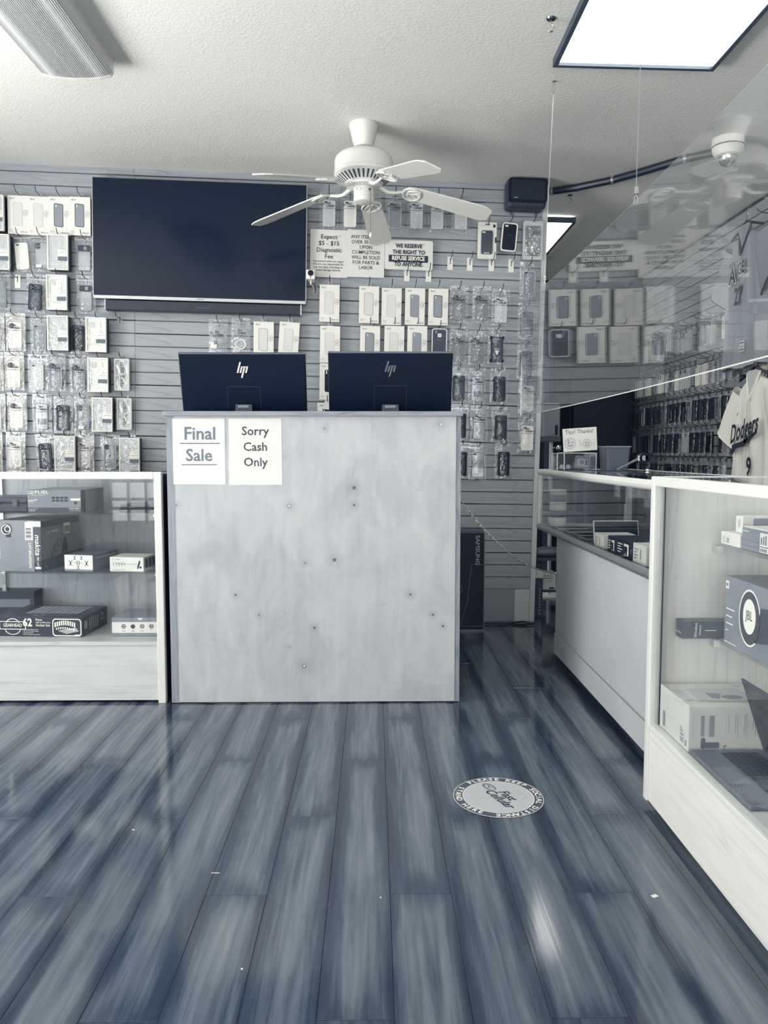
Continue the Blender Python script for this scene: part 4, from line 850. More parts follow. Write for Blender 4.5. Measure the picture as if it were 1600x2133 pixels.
# --- deep white tray carton with clear lid
TW, TH, TD = .118, .20, .062
def tray():
    s = MB(); t_ = .007
    po, pi = [(-TW/2, -TH), (TW/2, -TH), (TW/2, 0), (-TW/2, 0)], [(-TW/2+t_, -TH+t_), (TW/2-t_, -TH+t_), (TW/2-t_, -t_), (-TW/2+t_, -t_)]
    s.frame(po, pi, -TD, -TD+.018); s.box(-TW/2+t_, TW/2-t_, -TD+.012, -TD+.018, -TH+t_, -t_)
    side = MB()
    for k in range(2): side.box(-TW/2+.001, TW/2-.001, -TD+.019+k*.022, -TD+.0395+k*.022, -TH+.001, -.001)
    ins = MB(); ins.frame(rrect(.066, .135, .012, 4, -.006, -TH*.46), rrect(.062, .131, .011, 4, -.006, -TH*.46), -TD+.009, -TD+.013); ins.prism(rrect(.024, .028, .006, 3, -.022, -TH*.22), -TD+.0085, -TD+.0125)
    lab = MB(); lab.box(TW*.02, TW/2-.004, -TD-.0016, -TD-.0008, -TH*.62, -TH*.42)
    st = MB(); st.box(TW*.02, TW/2-.004, -TD-.0018, -TD-.0010, -TH*.74, -TH*.63); st.box(TW*.2, TW*.44, -TD-.0018, -TD-.001, -TH*.455, -TH*.445); st.box(TW*.1, TW*.44, -TD-.0018, -TD-.001, -TH*.525, -TH*.515)
    films = []
    for k in range(2):
        rr = random.Random(k+3); ph = [rr.uniform(0, 6) for _ in range(5)]; am = .0003 if k == 0 else .0028
        f = MB(); f.grid(lambda i, j: (-TW/2+t_+(TW-2*t_)*i, -TD-.0004+am*math.sin(7*i+6*j+ph[0]+2*math.sin(6*j+ph[1]))*math.sin(math.pi*i)*math.sin(math.pi*j), -TH+t_+(TH-2*t_)*j), 10, 16); films.append(f.mesh('clear_lid', ['tray_film']))
    return s.mesh('tray', ['case_white']), side.mesh('carton_side', ['card_black']), ins.mesh('inlay', ['case_light']), lab.mesh('label_sticker', ['off_white']), st.mesh('label_stripe', ['ink_grey']), films
TR = tray()
TRL = MB().box(-TW/2+.007, TW/2-.007, -TD+.0105, -TD+.0118, -TH+.007, -.007).mesh('liner', ['case_mid'])
def make_tray(t, k=0, dark=False):
    link('tray', TR[0], t); link('carton_side', TR[1], t); link('inlay', TR[2], t); link('label_sticker', TR[3], t); link('label_stripe', TR[4], t); link('clear_lid', TR[5][k], t)
    if k == 0: link('liner', mat_liner, t)
mat_liner = MB().box(-TW/2+.007, TW/2-.007, -TD+.0105, -TD+.0118, -TH+.007, -.007).mesh('liner', ['case_light'])
# --- narrow watch-strap tray
def slim():
    w, h, d = .088, .188, .03; s = MB(); t_ = .010
    po, pi = [(-w/2, -h), (w/2, -h), (w/2, 0), (-w/2, 0)], [(-w/2+t_, -h+t_), (w/2-t_, -h+t_), (w/2-t_, -t_), (-w/2+t_, -t_)]
    s.frame(po, pi, -d, -.006); s.box(-w/2+t_, w/2-t_, -.012, -.006, -h+t_, -t_)
    st = MB(); st.box(-.009, .009, -d+.008, -d+.014, -h+.02, -h*.55); st.box(-.009, .009, -d+.008, -d+.014, -h*.45, -.02); st.box(-.011, .011, -d+.006, -d+.016, -h*.55, -h*.50)
    f = MB(); f.grid(lambda i, j: (-w/2+t_+(w-2*t_)*i, -d+.002+.0018*math.sin(9*i+11*j), -h+t_+(h-2*t_)*j), 8, 16)
    l = MB(); l.prism(circ(.013, 14, w*.2, -h+.026), -d-.0006, -d+.0004)
    tx = MB(); tx.text('38mm', w*.2, -h+.031, .008, -d-.001, 0, .01); tx.text('40mm', w*.2, -h+.021, .008, -d-.001, 0, .01)
    return [('tray', s.mesh('tray', ['light_grey'])), ('watch_strap', st.mesh('watch_strap', ['case_dark'])), ('clear_lid', f.mesh('clear_lid', ['tray_film'])), ('size_label', l.mesh('size_label', ['paper'])), ('lettering', tx.mesh('lettering', ['ink']))]
SLIM = slim()
def make_slim(t):
    for n, m in SLIM: link(n, m, t)
# --- zip bag with a phone case inside
GW, GH = .113, .222
def bag(seed, amp=.004):
    rr = random.Random(seed); ph = [rr.uniform(0, 6.3) for _ in range(8)]
    jag = [[rr.uniform(-1, 1) for _ in range(20)] for _ in range(30)]
    nu, nv = 11, 18
    def fn(i, j):
        a, b = int(round(i*nu)), int(round(j*nv)); e = min(i, 1-i)*8; e = min(1, e)
        belly = .013*math.sin(math.pi*i)*min(1, (1-j)*3.2)
        rim = max(abs(2*i-1), abs(2*j-1)*.96); rim = max(.0, (rim-.55)/.45)
        d = amp*(.75*jag[b][a]+.4*math.sin(9*i+5*j+ph[0]+2.5*math.sin(7*j+ph[1])))*e*(.10+1.1*rim+(.35 if jag[a][b % 20] > .75 else 0))
        return (-GW/2+GW*i+.0015*math.sin(8*j+ph[2])*(1 if i in (0, 1) else 0), -.002-belly+d, -GH+GH*j)
    f = MB(); f.grid(fn, nu, nv, 0, False); b_ = MB(); b_.grid(lambda i, j: (-GW/2+GW*i, -.0005, -GH+GH*j), 2, 2)
    return f.mesh('bag_front', ['bag_film']), b_.mesh('bag_back', ['bag_film'])
BAGS = [bag(i) for i in range(5)]
def lit_copy(me):
    m2 = me.copy(); m2.materials.clear(); m2.materials.append(MATS['bag_film_lit']); return m2  # copy with white haze painted in for window light on left bags
LIT_FRONTS = [lit_copy(b[0]) for b in BAGS]
SEAL = MB().box(-GW/2, GW/2, -.0042, -.0030, -.030, -.024).box(-GW/2, GW/2, -.0040, -.0028, -.004, 0).mesh('zip_seal', ['clear_tab'])
def bag_print():
    mb = MB(); mb.text('Fast', -.004, -.073, .018, -.0205, 0, .02, .3, .9); mb.text('Cellular', .008, -.088, .018, -.0205, 0, .02, .3, .9); mb.text('www.fastcellular.com', 0, -.1025, .0075, -.0205, 0, .015, 0, 1.15)
    mb.frame(circ(.010, 14, -.036, -.081, .006), circ(.0075, 14, -.036, -.081, .0035), -.0207, -.0203)
    return mb.mesh('lettering', ['ink'])
BPR = bag_print()
def case_mesh(kind, tone, w=.074, h=.15):
    mb = MB(); y0 = -.0135; z0 = -GH+.016; p = rrect(w, h, w*.15, 4, 0, z0+h/2); pi = rrect(w*.93, h*.965, w*.13, 4, 0, z0+h/2)
    mb.prism(pi, y0+.001, y0+.010, 0); mb.frame(p, pi, y0, y0+.011, 1)
    if kind == 'small': mb.prism(rrect(.018, .009, .004, 3, -w*.27, z0+h*.93), y0-.0004, y0+.002, 2)
    elif kind == 'tall': mb.prism(rrect(.011, .024, .005, 3, -w*.30, z0+h*.88), y0-.0004, y0+.002, 2)
    elif kind == 'square': mb.prism(rrect(.028, .030, .008, 3, -w*.24, z0+h*.86), y0-.001, y0+.002, 2); [mb.prism(circ(.005, 10, -w*.24+dx, z0+h*.86+dz_), y0-.0016, y0, 3) for dx, dz_ in ((-.006, .006), (-.006, -.006), (.006, 0))]
    elif kind == 'slide': mb.prism(rrect(w*.92, .034, .006, 3, 0, z0+h*.86), y0-.0016, y0+.002, 2); mb.prism(rrect(.018, .020, .004, 2, .008, z0+h*.86), y0-.0022, y0, 0)
    elif kind == 'rugged':
        mb.prism([(-.014, z0+h*.45), (.014, z0+h*.45), (0, z0+h*.27)], y0-.0006, y0+.002, 4); mb.box(-.018, .018, y0-.0006, y0+.002, z0+h*.51, z0+h*.525, 4); mb.prism(rrect(.028, .030, .008, 3, -w*.2, z0+h*.86), y0-.001, y0+.002, 3)
        for sx in (-1, 1):
            for sz in (.04, .96): mb.box(sx*w*.5-.006, sx*w*.5+.006, y0-.002, y0+.012, z0+h*sz-.008, z0+h*sz+.008, 1)
    elif kind == 'ribbed': [mb.box(-w*.4+i*w*.115, -w*.4+i*w*.115+.004, y0-.0006, y0+.002, z0+.01, z0+h*.8, 3 if tone == 'case_clear' else 1) for i in range(8)]
    elif kind == 'apple':
        mb.prism(rrect(.026, .028, .007, 3, -w*.24, z0+h*.88), y0-.001, y0+.002, 2); mb.prism(circ(.006, 12, 0, z0+h*.52, .0065), y0-.0004, y0+.002, 2)
        mb.prism([(0, z0+h*.52+.007), (.004, z0+h*.52+.010), (.003, z0+h*.52+.007)], y0-.0004, y0+.002, 2)
    elif kind == 'hole': mb.prism(rrect(.024, .012, .005, 3, -w*.22, z0+h*.92), y0-.0004, y0+.002, 3)
    elif kind == 'window': mb.prism(rrect(.05, .034, .006, 3, .004, z0+h*.30), y0-.0006, y0+.002, 3)
    elif kind == 'charger': pass
    second = {'case_clear': 'case_mid', 'case_white': 'off_white', 'case_light': 'case_light', 'case_mid': 'case_light', 'case_dark': 'case_black', 'case_black': 'charcoal'}[tone]
    return mb.mesh('phone_case', [tone, second, 'case_dark' if tone != 'case_dark' else 'case_black', 'case_mid' if tone != 'case_black' else 'silver', 'off_white'])
CASES = {}
STICK = MB().box(-.026, .006, -.0208, -.0200, -GH+.022, -GH+.038).mesh('sticker', ['white_card'])
def make_bag(t, kind, tone, k=0, pr=True, sticker=False, lit_film=False):
    if (kind, tone) not in CASES: CASES[(kind, tone)] = case_mesh(kind, tone)
    link('phone_case', CASES[(kind, tone)], t)
    link('bag_front', LIT_FRONTS[k % 5] if lit_film else BAGS[k % 5][0], t); link('bag_back', BAGS[k % 5][1], t); link('zip_seal', SEAL, t)
    if pr: link('lettering', BPR, t)
    if sticker: link('sticker', STICK, t)
# --- white rubber-rimmed case hung by itself, carded case, blister
def make_rimcase(t, rim='case_white', inner='case_black', logo=False):
    w, h = .094, .168
    mb = MB(); mb.frame(rrect(w, h, .016, 4, 0, -h/2), rrect(w-.014, h-.014, .012, 4, 0, -h/2), -.020, -.002); mb.build('rim', rim, t)
    mb = MB(); mb.prism(rrect(w-.014, h-.014, .012, 4, 0, -h/2), -.017, -.006); mb.build('phone_case', inner, t)
    MB().prism(rrect(.020 if not logo else .011, .011 if not logo else .024, .005, 3, -w*.22, -h*.115), -.0178, -.015).build('camera_hole', 'case_mid' if logo else 'case_white', t)
    if logo:
        mb = MB(); mb.box(-.010, .012, -.0176, -.0168, -h*.31, -h*.18); mb.build('print', 'off_white', t); mb = MB(); mb.text('silicone case', 0, -h*.40, .0065, -.0176); mb.text('III', .001, -h*.245, .014, -.0180, 0, .03); mb.build('lettering', 'ink_light', t)
    else: MB().text('protective case', 0, -h*.43, .006, -.0176).build('lettering', 'ink_grey', t)
def make_carded(t):
    w, h = .112, .215
    MB().prism(rrect(w, h, .005, 3, 0, -h/2), -.016, -.002).build('card', 'white_card', t)
    z0 = -h+.025; MB().prism(rrect(.075, .145, .012, 4, -.002, z0+.0725), -.0168, -.014).build('window', 'case_light', t)
    mb = MB(); mb.prism(rrect(.068, .138, .011, 4, -.002, z0+.0715), -.022, -.015, 0); mb.prism(rrect(.022, .011, .005, 3, -.022, z0+.130), -.0226, -.02, 1); mb.box(-.02, .014, -.0226, -.02, z0+.006, z0+.011, 1); mb.build('phone_case', ['case_dark', 'case_light'], t)
    mb = MB(); mb.prism([(-.015, -.012), (-.006, -.007), (0, -.013), (.006, -.007), (.015, -.012), (.015, -.015), (-.015, -.015)], -.0165, -.0155); mb.box(w/2-.022, w/2-.008, -.0165, -.0155, -.030, -.012); mb.text('SLIM ARMOR', -.036, -.02, .006, -.0163); mb.text('protective case', 0, -.022, .005, -.0163); mb.text('o o o o', 0, -h+.008, .006, -.0163); mb.box(w/2-.009, w/2+.0002, -.0165, -.0155, -h*.56, -h*.40); mb.build('lettering', 'ink', t)
def make_blister(t):
    w, h = .118, .228
    mb = MB(); mb.frame(rrect(w, h, .010, 3, 0, -h/2), rrect(w-.022, h-.05, .010, 3, 0, -h/2-.004), -.028, -.004); mb.build('card', 'case_light', t)
    MB().prism(rrect(w-.02, h-.048, .010, 3, 0, -h/2-.004), -.032, -.030).build('blister', 'tray_film', t)
    mb = MB(); mb.prism(rrect(.066, .135, .010, 4, .012, -h/2-.004), -.024, -.012, 0); mb.box(-.020, .040, -.0246, -.02, -h/2+.030, -h/2+.056, 1); mb.build('phone_case', ['case_mid', 'case_dark'], t)
    MB().text('Fast Cellular', .012, -h/2+.043, .012, -.025, 0, .01, .3).build('lettering', 'ink', t)
def make_charger(t):
    link('bag_front', BAGS[1][0], t); link('bag_back', BAGS[1][1], t); link('zip_seal', SEAL, t); link('lettering', BPR, t)
    MB().bbox(-.022, .020, -.022, -.004, -.175, -.135, .006).build('plug', 'case_white', t, Matrix.Rotation(R(8), 4, 'Y')); MB().bbox(-.024, -.004, -.024, -.010, -.150, -.128, .004).build('socket_face', 'case_mid', t)
def make_coil(t):
    link('bag_front', BAGS[3][0], t); link('bag_back', BAGS[3][1], t); link('zip_seal', SEAL, t); link('lettering', BPR, t)
    mb = MB()
    for q in range(3): mb.tube([(.002+(.024+.003*q)*math.cos(a*.35), -.010-.002*q, -.155+(.026+.002*q)*math.sin(a*.35)) for a in range(18)], .0022, 5, closed=True)
    mb.tube([(-.03, -.012, -.125), (-.012, -.013, -.12), (.0, -.012, -.14), (.018, -.012, -.16)], .002, 5); mb.build('cable', 'case_white', t)
    MB().bbox(-.038, -.026, -.016, -.008, -.131, -.119, .002).build('connector', 'case_white', t)
MAKERS = {'ara': make_ara, 'tray': make_tray, 'slim': make_slim, 'bag': make_bag, 'rimcase': make_rimcase, 'carded': make_carded, 'blister': make_blister, 'charger': make_charger, 'coil': make_coil}
NAMES = {'ara': ('phone_case_carton', 'carton'), 'tray': ('tray_carton', 'carton'), 'slim': ('watch_strap_carton', 'carton'), 'bag': ('bagged_phone_case', 'phone case'), 'rimcase': ('rimmed_phone_case', 'phone case'), 'carded': ('carded_phone_case', 'phone case'), 'blister': ('blister_pack', 'phone case'), 'charger': ('bagged_charger', 'charger'), 'coil': ('bagged_earphones', 'earphones')}
OFFS = {'ara': .052, 'tray': .088, 'slim': .05, 'bag': .045, 'rimcase': .045, 'carded': .045, 'blister': .05, 'charger': .045, 'coil': .045}
DEP = {'ara': BD, 'tray': TD, 'slim': .03, 'bag': .016, 'rimcase': .02, 'carded': .016, 'blister': .032, 'charger': .016, 'coil': .016}
TOPG = {'ara': .016, 'tray': .006, 'slim': .008, 'bag': -.012, 'rimcase': .012, 'carded': -.012, 'blister': .0, 'charger': -.012, 'coil': -.012}
def row(rowname, group, items):
    """items: (kind, px of the middle, py of the top, look, args, rot)"""
    for i, it in enumerate(items):
        kind, px, py, look, args = it[:5]; rot = it[5] if len(it) > 5 else 0
        off = OFFS[kind]; u, v = wp(px, py, off); nm, cat = NAMES[kind]
        t = thing(nm, f'{look}, {ORD[i]} in {rowname}', cat, WALL @ Matrix.Translation((u, -(off-DEP[kind]), v)) @ Matrix.Rotation(R(rot), 4, 'Y'), group)
        MAKERS[kind](t, *args)
        hook(u, v+TOPG[kind]+.006, f'wire hook holding the {ORD[i]} item in {rowname}', group='wall display hooks')
G1 = 'packs left of the television'
row('top left row', G1, [
    ('tray', -16, 405, 'white tray carton cut by the frame', (0,)),
    ('ara', 37, 407, 'white carton with pale case picture', ('pale',)), ('ara', 80, 409, 'white carton with pale case picture', ('pale',)),
    ('ara', 122.5, 409.5, 'white carton with dark rimmed picture', ('rim',)), ('ara', 166, 410, 'white carton with dark rimmed picture', ('rim',))])
row('second left row', G1, [
    ('tray', -4, 487, 'white tray carton cut by the frame', (0,)), ('bag', 41, 485, 'bag with white phone case', ('small', 'case_white', 0, False), -4), ('bag', 84, 484, 'bag with grey clear case and sticker', ('square', 'case_clear', 1, False, True)),
    ('tray', 119, 488, 'white tray carton with stripe label', (0,)), ('bag', 174, 489, 'bag with dark topped clear case', ('slide', 'case_clear', 2, False))])
row('third left row', G1, [
    ('bag', -2, 563, 'stack of clear bags cut by the frame', ('small', 'case_clear', 3, False)), ('bag', 74, 571, 'bag with dark phone case', ('square', 'case_dark', 0), 3), ('tray', 117, 572, 'white tray carton with crumpled lid', (1,)), ('bag', 177, 573, 'bag with dark topped clear case', ('slide', 'case_clear', 1, False))])
row('fourth left row', G1, [
    ('bag', -14, 650, 'bright clear bag cut by the frame', ('small', 'case_light', 2, True, False, True)), ('bag', 30, 651, 'bright bag with white case', ('square', 'case_white', 3, True, False, True)), ('bag', 81, 656, 'bag with dark clear case', ('small', 'case_mid', 4, False)), ('tray', 119, 657, 'grey tray carton with stripe label', (0,)), ('bag', 162, 657, 'bag with near-black case', ('tall', 'case_black', 2)), ('tray', 199, 661, 'white tray carton with crumpled lid', (1,))])
row('fifth left row', G1, [
    ('bag', -16, 733, 'bright clear bag cut by the frame', ('small', 'case_light', 1, True, False, True)), ('bag', 27, 733, 'bright bag with white case', ('square', 'case_white', 0, True, False, True)), ('bag', 76, 738, 'bag with pale clear case', ('small', 'case_light', 2, False)), ('bag', 114, 735, 'bag with grey case and lens', ('square', 'case_mid', 3)), ('bag', 163, 739, 'crinkled bag with clear case', ('square', 'case_clear', 4)), ('tray', 203, 745, 'white tray carton with crumpled lid', (1,)), ('slim', 253, 747, 'narrow watch strap carton', ())])
row('sixth left row', G1, [
    ('bag', -12, 820, 'bright clear bag cut by the frame', ('small', 'case_light', 4, True, False, True)), ('bag', 33, 818, 'bright bag with white case', ('square', 'case_white', 1, True, False, True)), ('bag', 85, 821, 'bag with clear case and tab', ('window', 'case_clear', 2)), ('bag', 130, 824, 'bag with dark grey case', ('square', 'case_dark', 3)), ('bag', 172, 823, 'bag with clear case and sticker', ('square', 'case_clear', 0, False, True)), ('tray', 212, 828, 'grey tray carton with stripe label', (0,)), ('slim', 258, 829, 'narrow watch strap carton', ())])
row('bottom left row', G1, [
    ('bag', -18, 900, 'bright clear bag cut by the frame', ('small', 'case_light', 3, True, False, True)), ('bag', 30, 900, 'bright bag with white case', ('small', 'case_white', 2, True, False, True)), ('bag', 91, 904, 'bag with glossy dark case', ('square', 'case_dark', 4), -3), ('tray', 134, 908, 'white tray carton with stripe label', (0,)), ('bag', 174, 902, 'bright bag with white case', ('small', 'case_light', 0, True, False, True)), ('bag', 228, 905, 'bag with grey case and round emblem', ('apple', 'case_mid', 1, False)), ('tray', 269, 912, 'grey tray carton with stripe label', (0,))])
row('row under the soundbar', 'packs under the soundbar', [
    ('charger', 454, 665, 'clear bag with white charger plug', ()), ('coil', 501, 662, 'clear bag with coiled white earphones', ()), ('ara', 549.5, 670, 'white carton with clear case picture', ('clear',)), ('ara', 604, 671, 'white carton with wavy case picture', ('wave',), 3)])
row('column between the monitors', 'cartons between the monitors', [
    ('ara', 687, 593, 'white carton with wavy case picture', ('wave',)), ('ara', 688, 679, 'white carton with wavy case picture', ('wave',)), ('ara', 687, 757, 'white carton with black case picture', ('black',)), ('ara', 682, 839, 'white carton with black case picture', ('black',))])
G2 = 'packs right of the signs'
row('row below the white signs', G2, [
    ('ara', 769.5, 596, 'white carton with clear case picture', ('clear',)), ('ara', 816.5, 600, 'white carton with wavy case picture', ('wave',)), ('ara', 865.5, 600, 'white carton with grey case picture', ('solid', '10')), ('ara', 914, 601, 'white carton with dark rimmed picture', ('rim',)),
    ('bag', 958, 594, 'bag with clear case', ('square', 'case_clear', 0)), ('bag', 1005, 595, 'bag with clear case', ('square', 'case_clear', 1)), ('bag', 1045, 600, 'bag with pale dark-edged case', ('small', 'case_light', 2))])
row('row right above right monitor', G2, [
    ('ara', 771.5, 679, 'white carton with dark rimmed picture', ('rim',)), ('ara', 822, 679, 'white carton with wavy case picture', ('wave',)), ('ara', 870, 679, 'white carton with grey case picture', ('solid', '10')), ('rimcase', 916, 684, 'black case with grey rim', ('case_light', 'case_dark', True)),
    ('bag', 957, 680, 'bag with ribbed clear case', ('ribbed', 'case_clear', 3)), ('bag', 997, 683, 'bag with clear case', ('small', 'case_clear', 4)), ('bag', 1037, 682, 'bag with rugged dark case', ('rugged', 'case_dark', 0, False))])
row('row right of right monitor', G2, [
    ('bag', 957, 763, 'bag with dark glossy case', ('small', 'case_dark', 1)), ('bag', 996, 765, 'bag with clear windowed case', ('window', 'case_clear', 2)), ('bag', 1042, 765, 'bag with dark ribbed case', ('ribbed', 'case_dark', 3))])
row('row level with counter top', G2, [
    ('bag', 960, 842, 'bag with black case half hidden', ('small', 'case_black', 4)), ('bag', 1000, 844, 'nearly empty clear bag', ('small', 'case_clear', 0)), ('bag', 1045, 846, 'bag with dark ribbed case', ('ribbed', 'case_dark', 1))])
row('lowest row right of counter', G2, [
    ('bag', 962, 922, 'bag with black case half hidden', ('small', 'case_black', 2, False)), ('bag', 997, 924, 'clear box with small white sticker', ('small', 'case_clear', 3, False, True)), ('bag', 1051, 922, 'bag with black phone case', ('tall', 'case_black', 4, False))])
row('row behind the ceiling fan', 'packs behind the ceiling fan', [
    ('bag', 686, 397, 'bag with pale grey case', ('small', 'case_light', 0)), ('bag', 730, 398, 'bag with white case', ('small', 'case_white', 1)), ('bag', 775, 400, 'bag with grey case', ('small', 'case_light', 2)), ('bag', 824, 401, 'bag with mid grey case', ('small', 'case_mid', 3)), ('bag', 869, 402, 'bag with pale grey case', ('small', 'case_light', 4)), ('bag', 912, 403, 'bag with grey case', ('small', 'case_light', 0)), ('bag', 962, 404, 'bag with two grey cases', ('small', 'case_light', 1))])
row('row under the black speaker', 'packs under the black speaker', [
    ('carded', 1016, 463, 'white card with dark phone case', ()), ('rimcase', 1064, 464, 'black case with white rim', (), 4), ('blister', 1112, 460, 'blister pack with grey case', ())])
row('column at the wall end', 'packs at the right end of the slat wall', [
    ('bag', 1104, 545, 'bag with grey case and white patch', ('small', 'case_mid', 2, False)), ('bag', 1100, 630, 'bag with dark case', ('small', 'case_dark', 3, False)), ('bag', 1098, 712, 'bag with dark case', ('small', 'case_dark', 4, False)), ('bag', 1101, 785, 'bag with white case', ('small', 'case_white', 0)), ('bag', 1100, 868, 'bag with white case', ('hole', 'case_white', 1))])
for i, (px, py) in enumerate(((938, 538), (979, 540), (1024, 541), (1065, 543), (848, 562), (893, 563))):
    u, v = wp(px, py, .0); hook(u, v, f'empty white display hook, {ORD[i if i < 4 else i-4]} '+('right of the refusal sign' if i < 4 else 'under the refusal sign'), HPW, group='empty display hooks')
for px, py, s in ((37, 575, 'empty hook at the left between two packs in third row'), (250, 660, 'empty hook just under the left end of the soundbar'), (657, 600, 'empty hook under the tiny camera cube'), (1064, 437, 'long bare hook just below the black speaker, left one'), (1117, 440, 'long bare hook just below the black speaker, right one')):
    u, v = wp(px, py, 0); hook(u, v, s, HPW if px in (37, ) else None, group='empty display hooks')
# ================================================================== ceiling fan
FXc, FYc = -.047, 3.99; cz = ceil_z(FXc)
fan = thing('ceiling_fan', 'white five-blade ceiling fan hanging from the ceiling before the slat wall', 'fan', at(FXc, FYc, cz))
Z = lambda z: z-cz
MB().lathe([(.020, Z(2.585)), (.045, Z(2.59)), (.055, Z(2.615)), (.066, cz-cz-.035), (.074, -.012), (.070, .004)], 28).build('canopy', 'fan_white', fan)
MB().lathe([(.0135, Z(2.54)), (.0135, Z(2.60))], 14).build('downrod', 'fan_white', fan)
MB().lathe([(.03, Z(2.562)), (.085, Z(2.561)), (.122, Z(2.553)), (.140, Z(2.538)), (.147, Z(2.520)), (.148, Z(2.470)), (.143, Z(2.466)), (.143, Z(2.462)), (.150, Z(2.458)), (.150, Z(2.450)), (.142, Z(2.444)), (.096, Z(2.412)), (.085, Z(2.406))], 44).build('motor_housing', 'fan_white', fan)
vm = MB(); w1, w2 = .0050, .0034
vm.add([(-w1, -.1375, Z(2.4395)), (w1, -.1375, Z(2.4395)), (w2, -.0985, Z(2.4125)), (-w2, -.0985, Z(2.4125)), (-w1, -.1350, Z(2.4425)), (w1, -.1350, Z(2.4425)), (w2, -.096, Z(2.4155)), (-w2, -.096, Z(2.4155))], [(0, 1, 2, 3), (4, 7, 6, 5), (0, 4, 5, 1), (1, 5, 6, 2), (2, 6, 7, 3), (3, 7, 4, 0)])
vm = vm.mesh('vent_slot', ['dark_grey'])
for k in range(34): link('vent_slot', vm, fan, Matrix.Rotation(2*math.pi*k/34, 4, 'Z'))
MB().lathe([(.02, Z(2.412)), (.088, Z(2.412)), (.088, Z(2.396)), (.05, Z(2.388)), (.02, Z(2.388))], 30).build('flywheel', 'fan_white', fan)
MB().lathe([(.03, Z(2.392)), (.051, Z(2.390)), (.052, Z(2.352)), (.0495, Z(2.350)), (.0495, Z(2.346)), (.052, Z(2.343)), (.052, Z(2.330)), (.048, Z(2.322)), (.042, Z(2.319)), (.001, Z(2.318))], 28).build('switch_cup', 'fan_white', fan)
MB().prism(circ(.004, 10), -.003, .001).build('cup_screw', 'chrome', fan, Matrix.Translation((0, -.012, Z(2.319))) @ Matrix.Rotation(R(90), 4, 'X'))
MB().frame(circ(.014, 18, 0, 0, .010), circ(.012, 18, 0, 0, .008), -.0012, .001).build('oval_badge', 'light_grey', fan, Matrix.Rotation(R(-28), 4, 'Z') @ Matrix.Translation((0, -.0535, Z(2.374))))
MB().prism(circ(.006, 12), -.003, .003).build('switch_hole', 'dark_grey', fan, Matrix.Rotation(R(35), 4, 'Z') @ Matrix.Translation((0, -.053, Z(2.372))))
pc = MB(); pc.tube([(.030, -.046, Z(2.368)), (.034, -.052, Z(2.36)), (.034, -.053, Z(2.155))], .0011, 5); pull = pc.build('pull_chain', 'wire_metal', fan)
MB().lathe([(.001, .006), (.005, 0), (.007, -.010), (.004, -.019), (.001, -.021)], 12).build('chain_fob', 'off_white', pull, Matrix.Translation((.034, -.053, Z(2.155))))
def blade_meshes():
    r0, r1 = .225, .675; n = 14; top = []; pts = []
    for i in range(n+1):
        f = i/n; r = r0+(r1-r0)*f; w = .052+.016*f
        if f > .86: w *= math.sqrt(max(.0, 1-((f-.86)/.14)**2*.62))
        if f < .06: w *= .82+3*f
        pts.append((r, w))
    p = [(r, w) for r, w in pts]+[(r, -w) for r, w in reversed(pts)]
    b = MB(); k = len(p); vs = [(x, y, -.003) for x, y in p]+[(x, y, .003) for x, y in p]
    b.add(vs, [tuple(range(k)), tuple(range(2*k-1, k-1, -1))]+[(i, (i+1) % k, k+(i+1) % k, k+i) for i in range(k)])
    ir = MB(); zz = -.0075
    ir.tube([(.075, 0, -.014), (.10, 0, -.022), (.13, 0, -.030), (.165, 0, -.024), (.195, 0, -.011), (.212, 0, zz)], .008, 8, rs=[.013, .011, .009, .008, .007, .007])
    def loop(cx, cy, a, b_, tw=0, nn=22):
        return [(cx+a*math.cos(2*math.pi*i/nn)*math.cos(tw)-b_*math.sin(2*math.pi*i/nn)*math.sin(tw), cy+a*math.cos(2*math.pi*i/nn)*math.sin(tw)+b_*math.sin(2*math.pi*i/nn)*math.cos(tw), zz) for i in range(nn)]
    ir.tube(loop(.252, 0, .045, .052), .0058, 6, closed=True); ir.tube(loop(.262, .022, .034, .014, .5), .0045, 5, closed=True); ir.tube(loop(.262, -.022, .034, .014, -.5), .0045, 5, closed=True)
    for sy in (-.03, 0, .03): ir.lathe([(.005, -.004), (.005, .006)], 8, (.285 if sy else .30, sy, zz))
    return b.mesh('blade', ['fan_white']), ir.mesh('blade_iron', ['fan_white'])
BLD, IRN = blade_meshes()
for k in range(5):
    Mb = Matrix.Translation((0, 0, Z(2.433))) @ Matrix.Rotation(R(9.5+72*k), 4, 'Z') @ Matrix.Rotation(R(12), 4, 'Y') @ Matrix.Rotation(R(-12), 4, 'X')
    b = link('blade', BLD, fan, Mb); link('blade_iron', IRN, b)
# ================================================================== ceiling lights
def panel_light(name, label, x0, x1, y0, y1, zc):
    t = thing(name, label, 'ceiling light', at((x0+x1)/2, (y0+y1)/2, zc) @ Matrix.Rotation(TAU, 4, 'Y')); hx, hy = (x1-x0)/2, (y1-y0)/2; f = .019
    mb = MB()
    for a in ((-hx, -hx+f, -hy, hy), (hx-f, hx, -hy, hy), (-hx+f, hx-f, -hy, -hy+f), (-hx+f, hx-f, hy-f, hy)): mb.box(a[0], a[1], a[2], a[3], -.034, .0)
    mb.build('frame', 'dark_grey', t); mb = MB(); mb.box(-hx+f, hx-f, -hy+f, hy-f, -.022, -.016); mb.build('lit_panel', 'lamp_on', t); return t
panel_light('panel_light', 'large lit square ceiling panel with dark rim, top right of the picture', .745, 1.415, 2.08, 3.305, ceil_z(1.08))
fx2 = panel_light('panel_light', 'smaller looking lit ceiling panel beyond the end of the slat wall', .72, 1.385, 5.36, 6.58, ceil_z(1.05)-.012)
mb = MB(); hx = .33; hy = .61
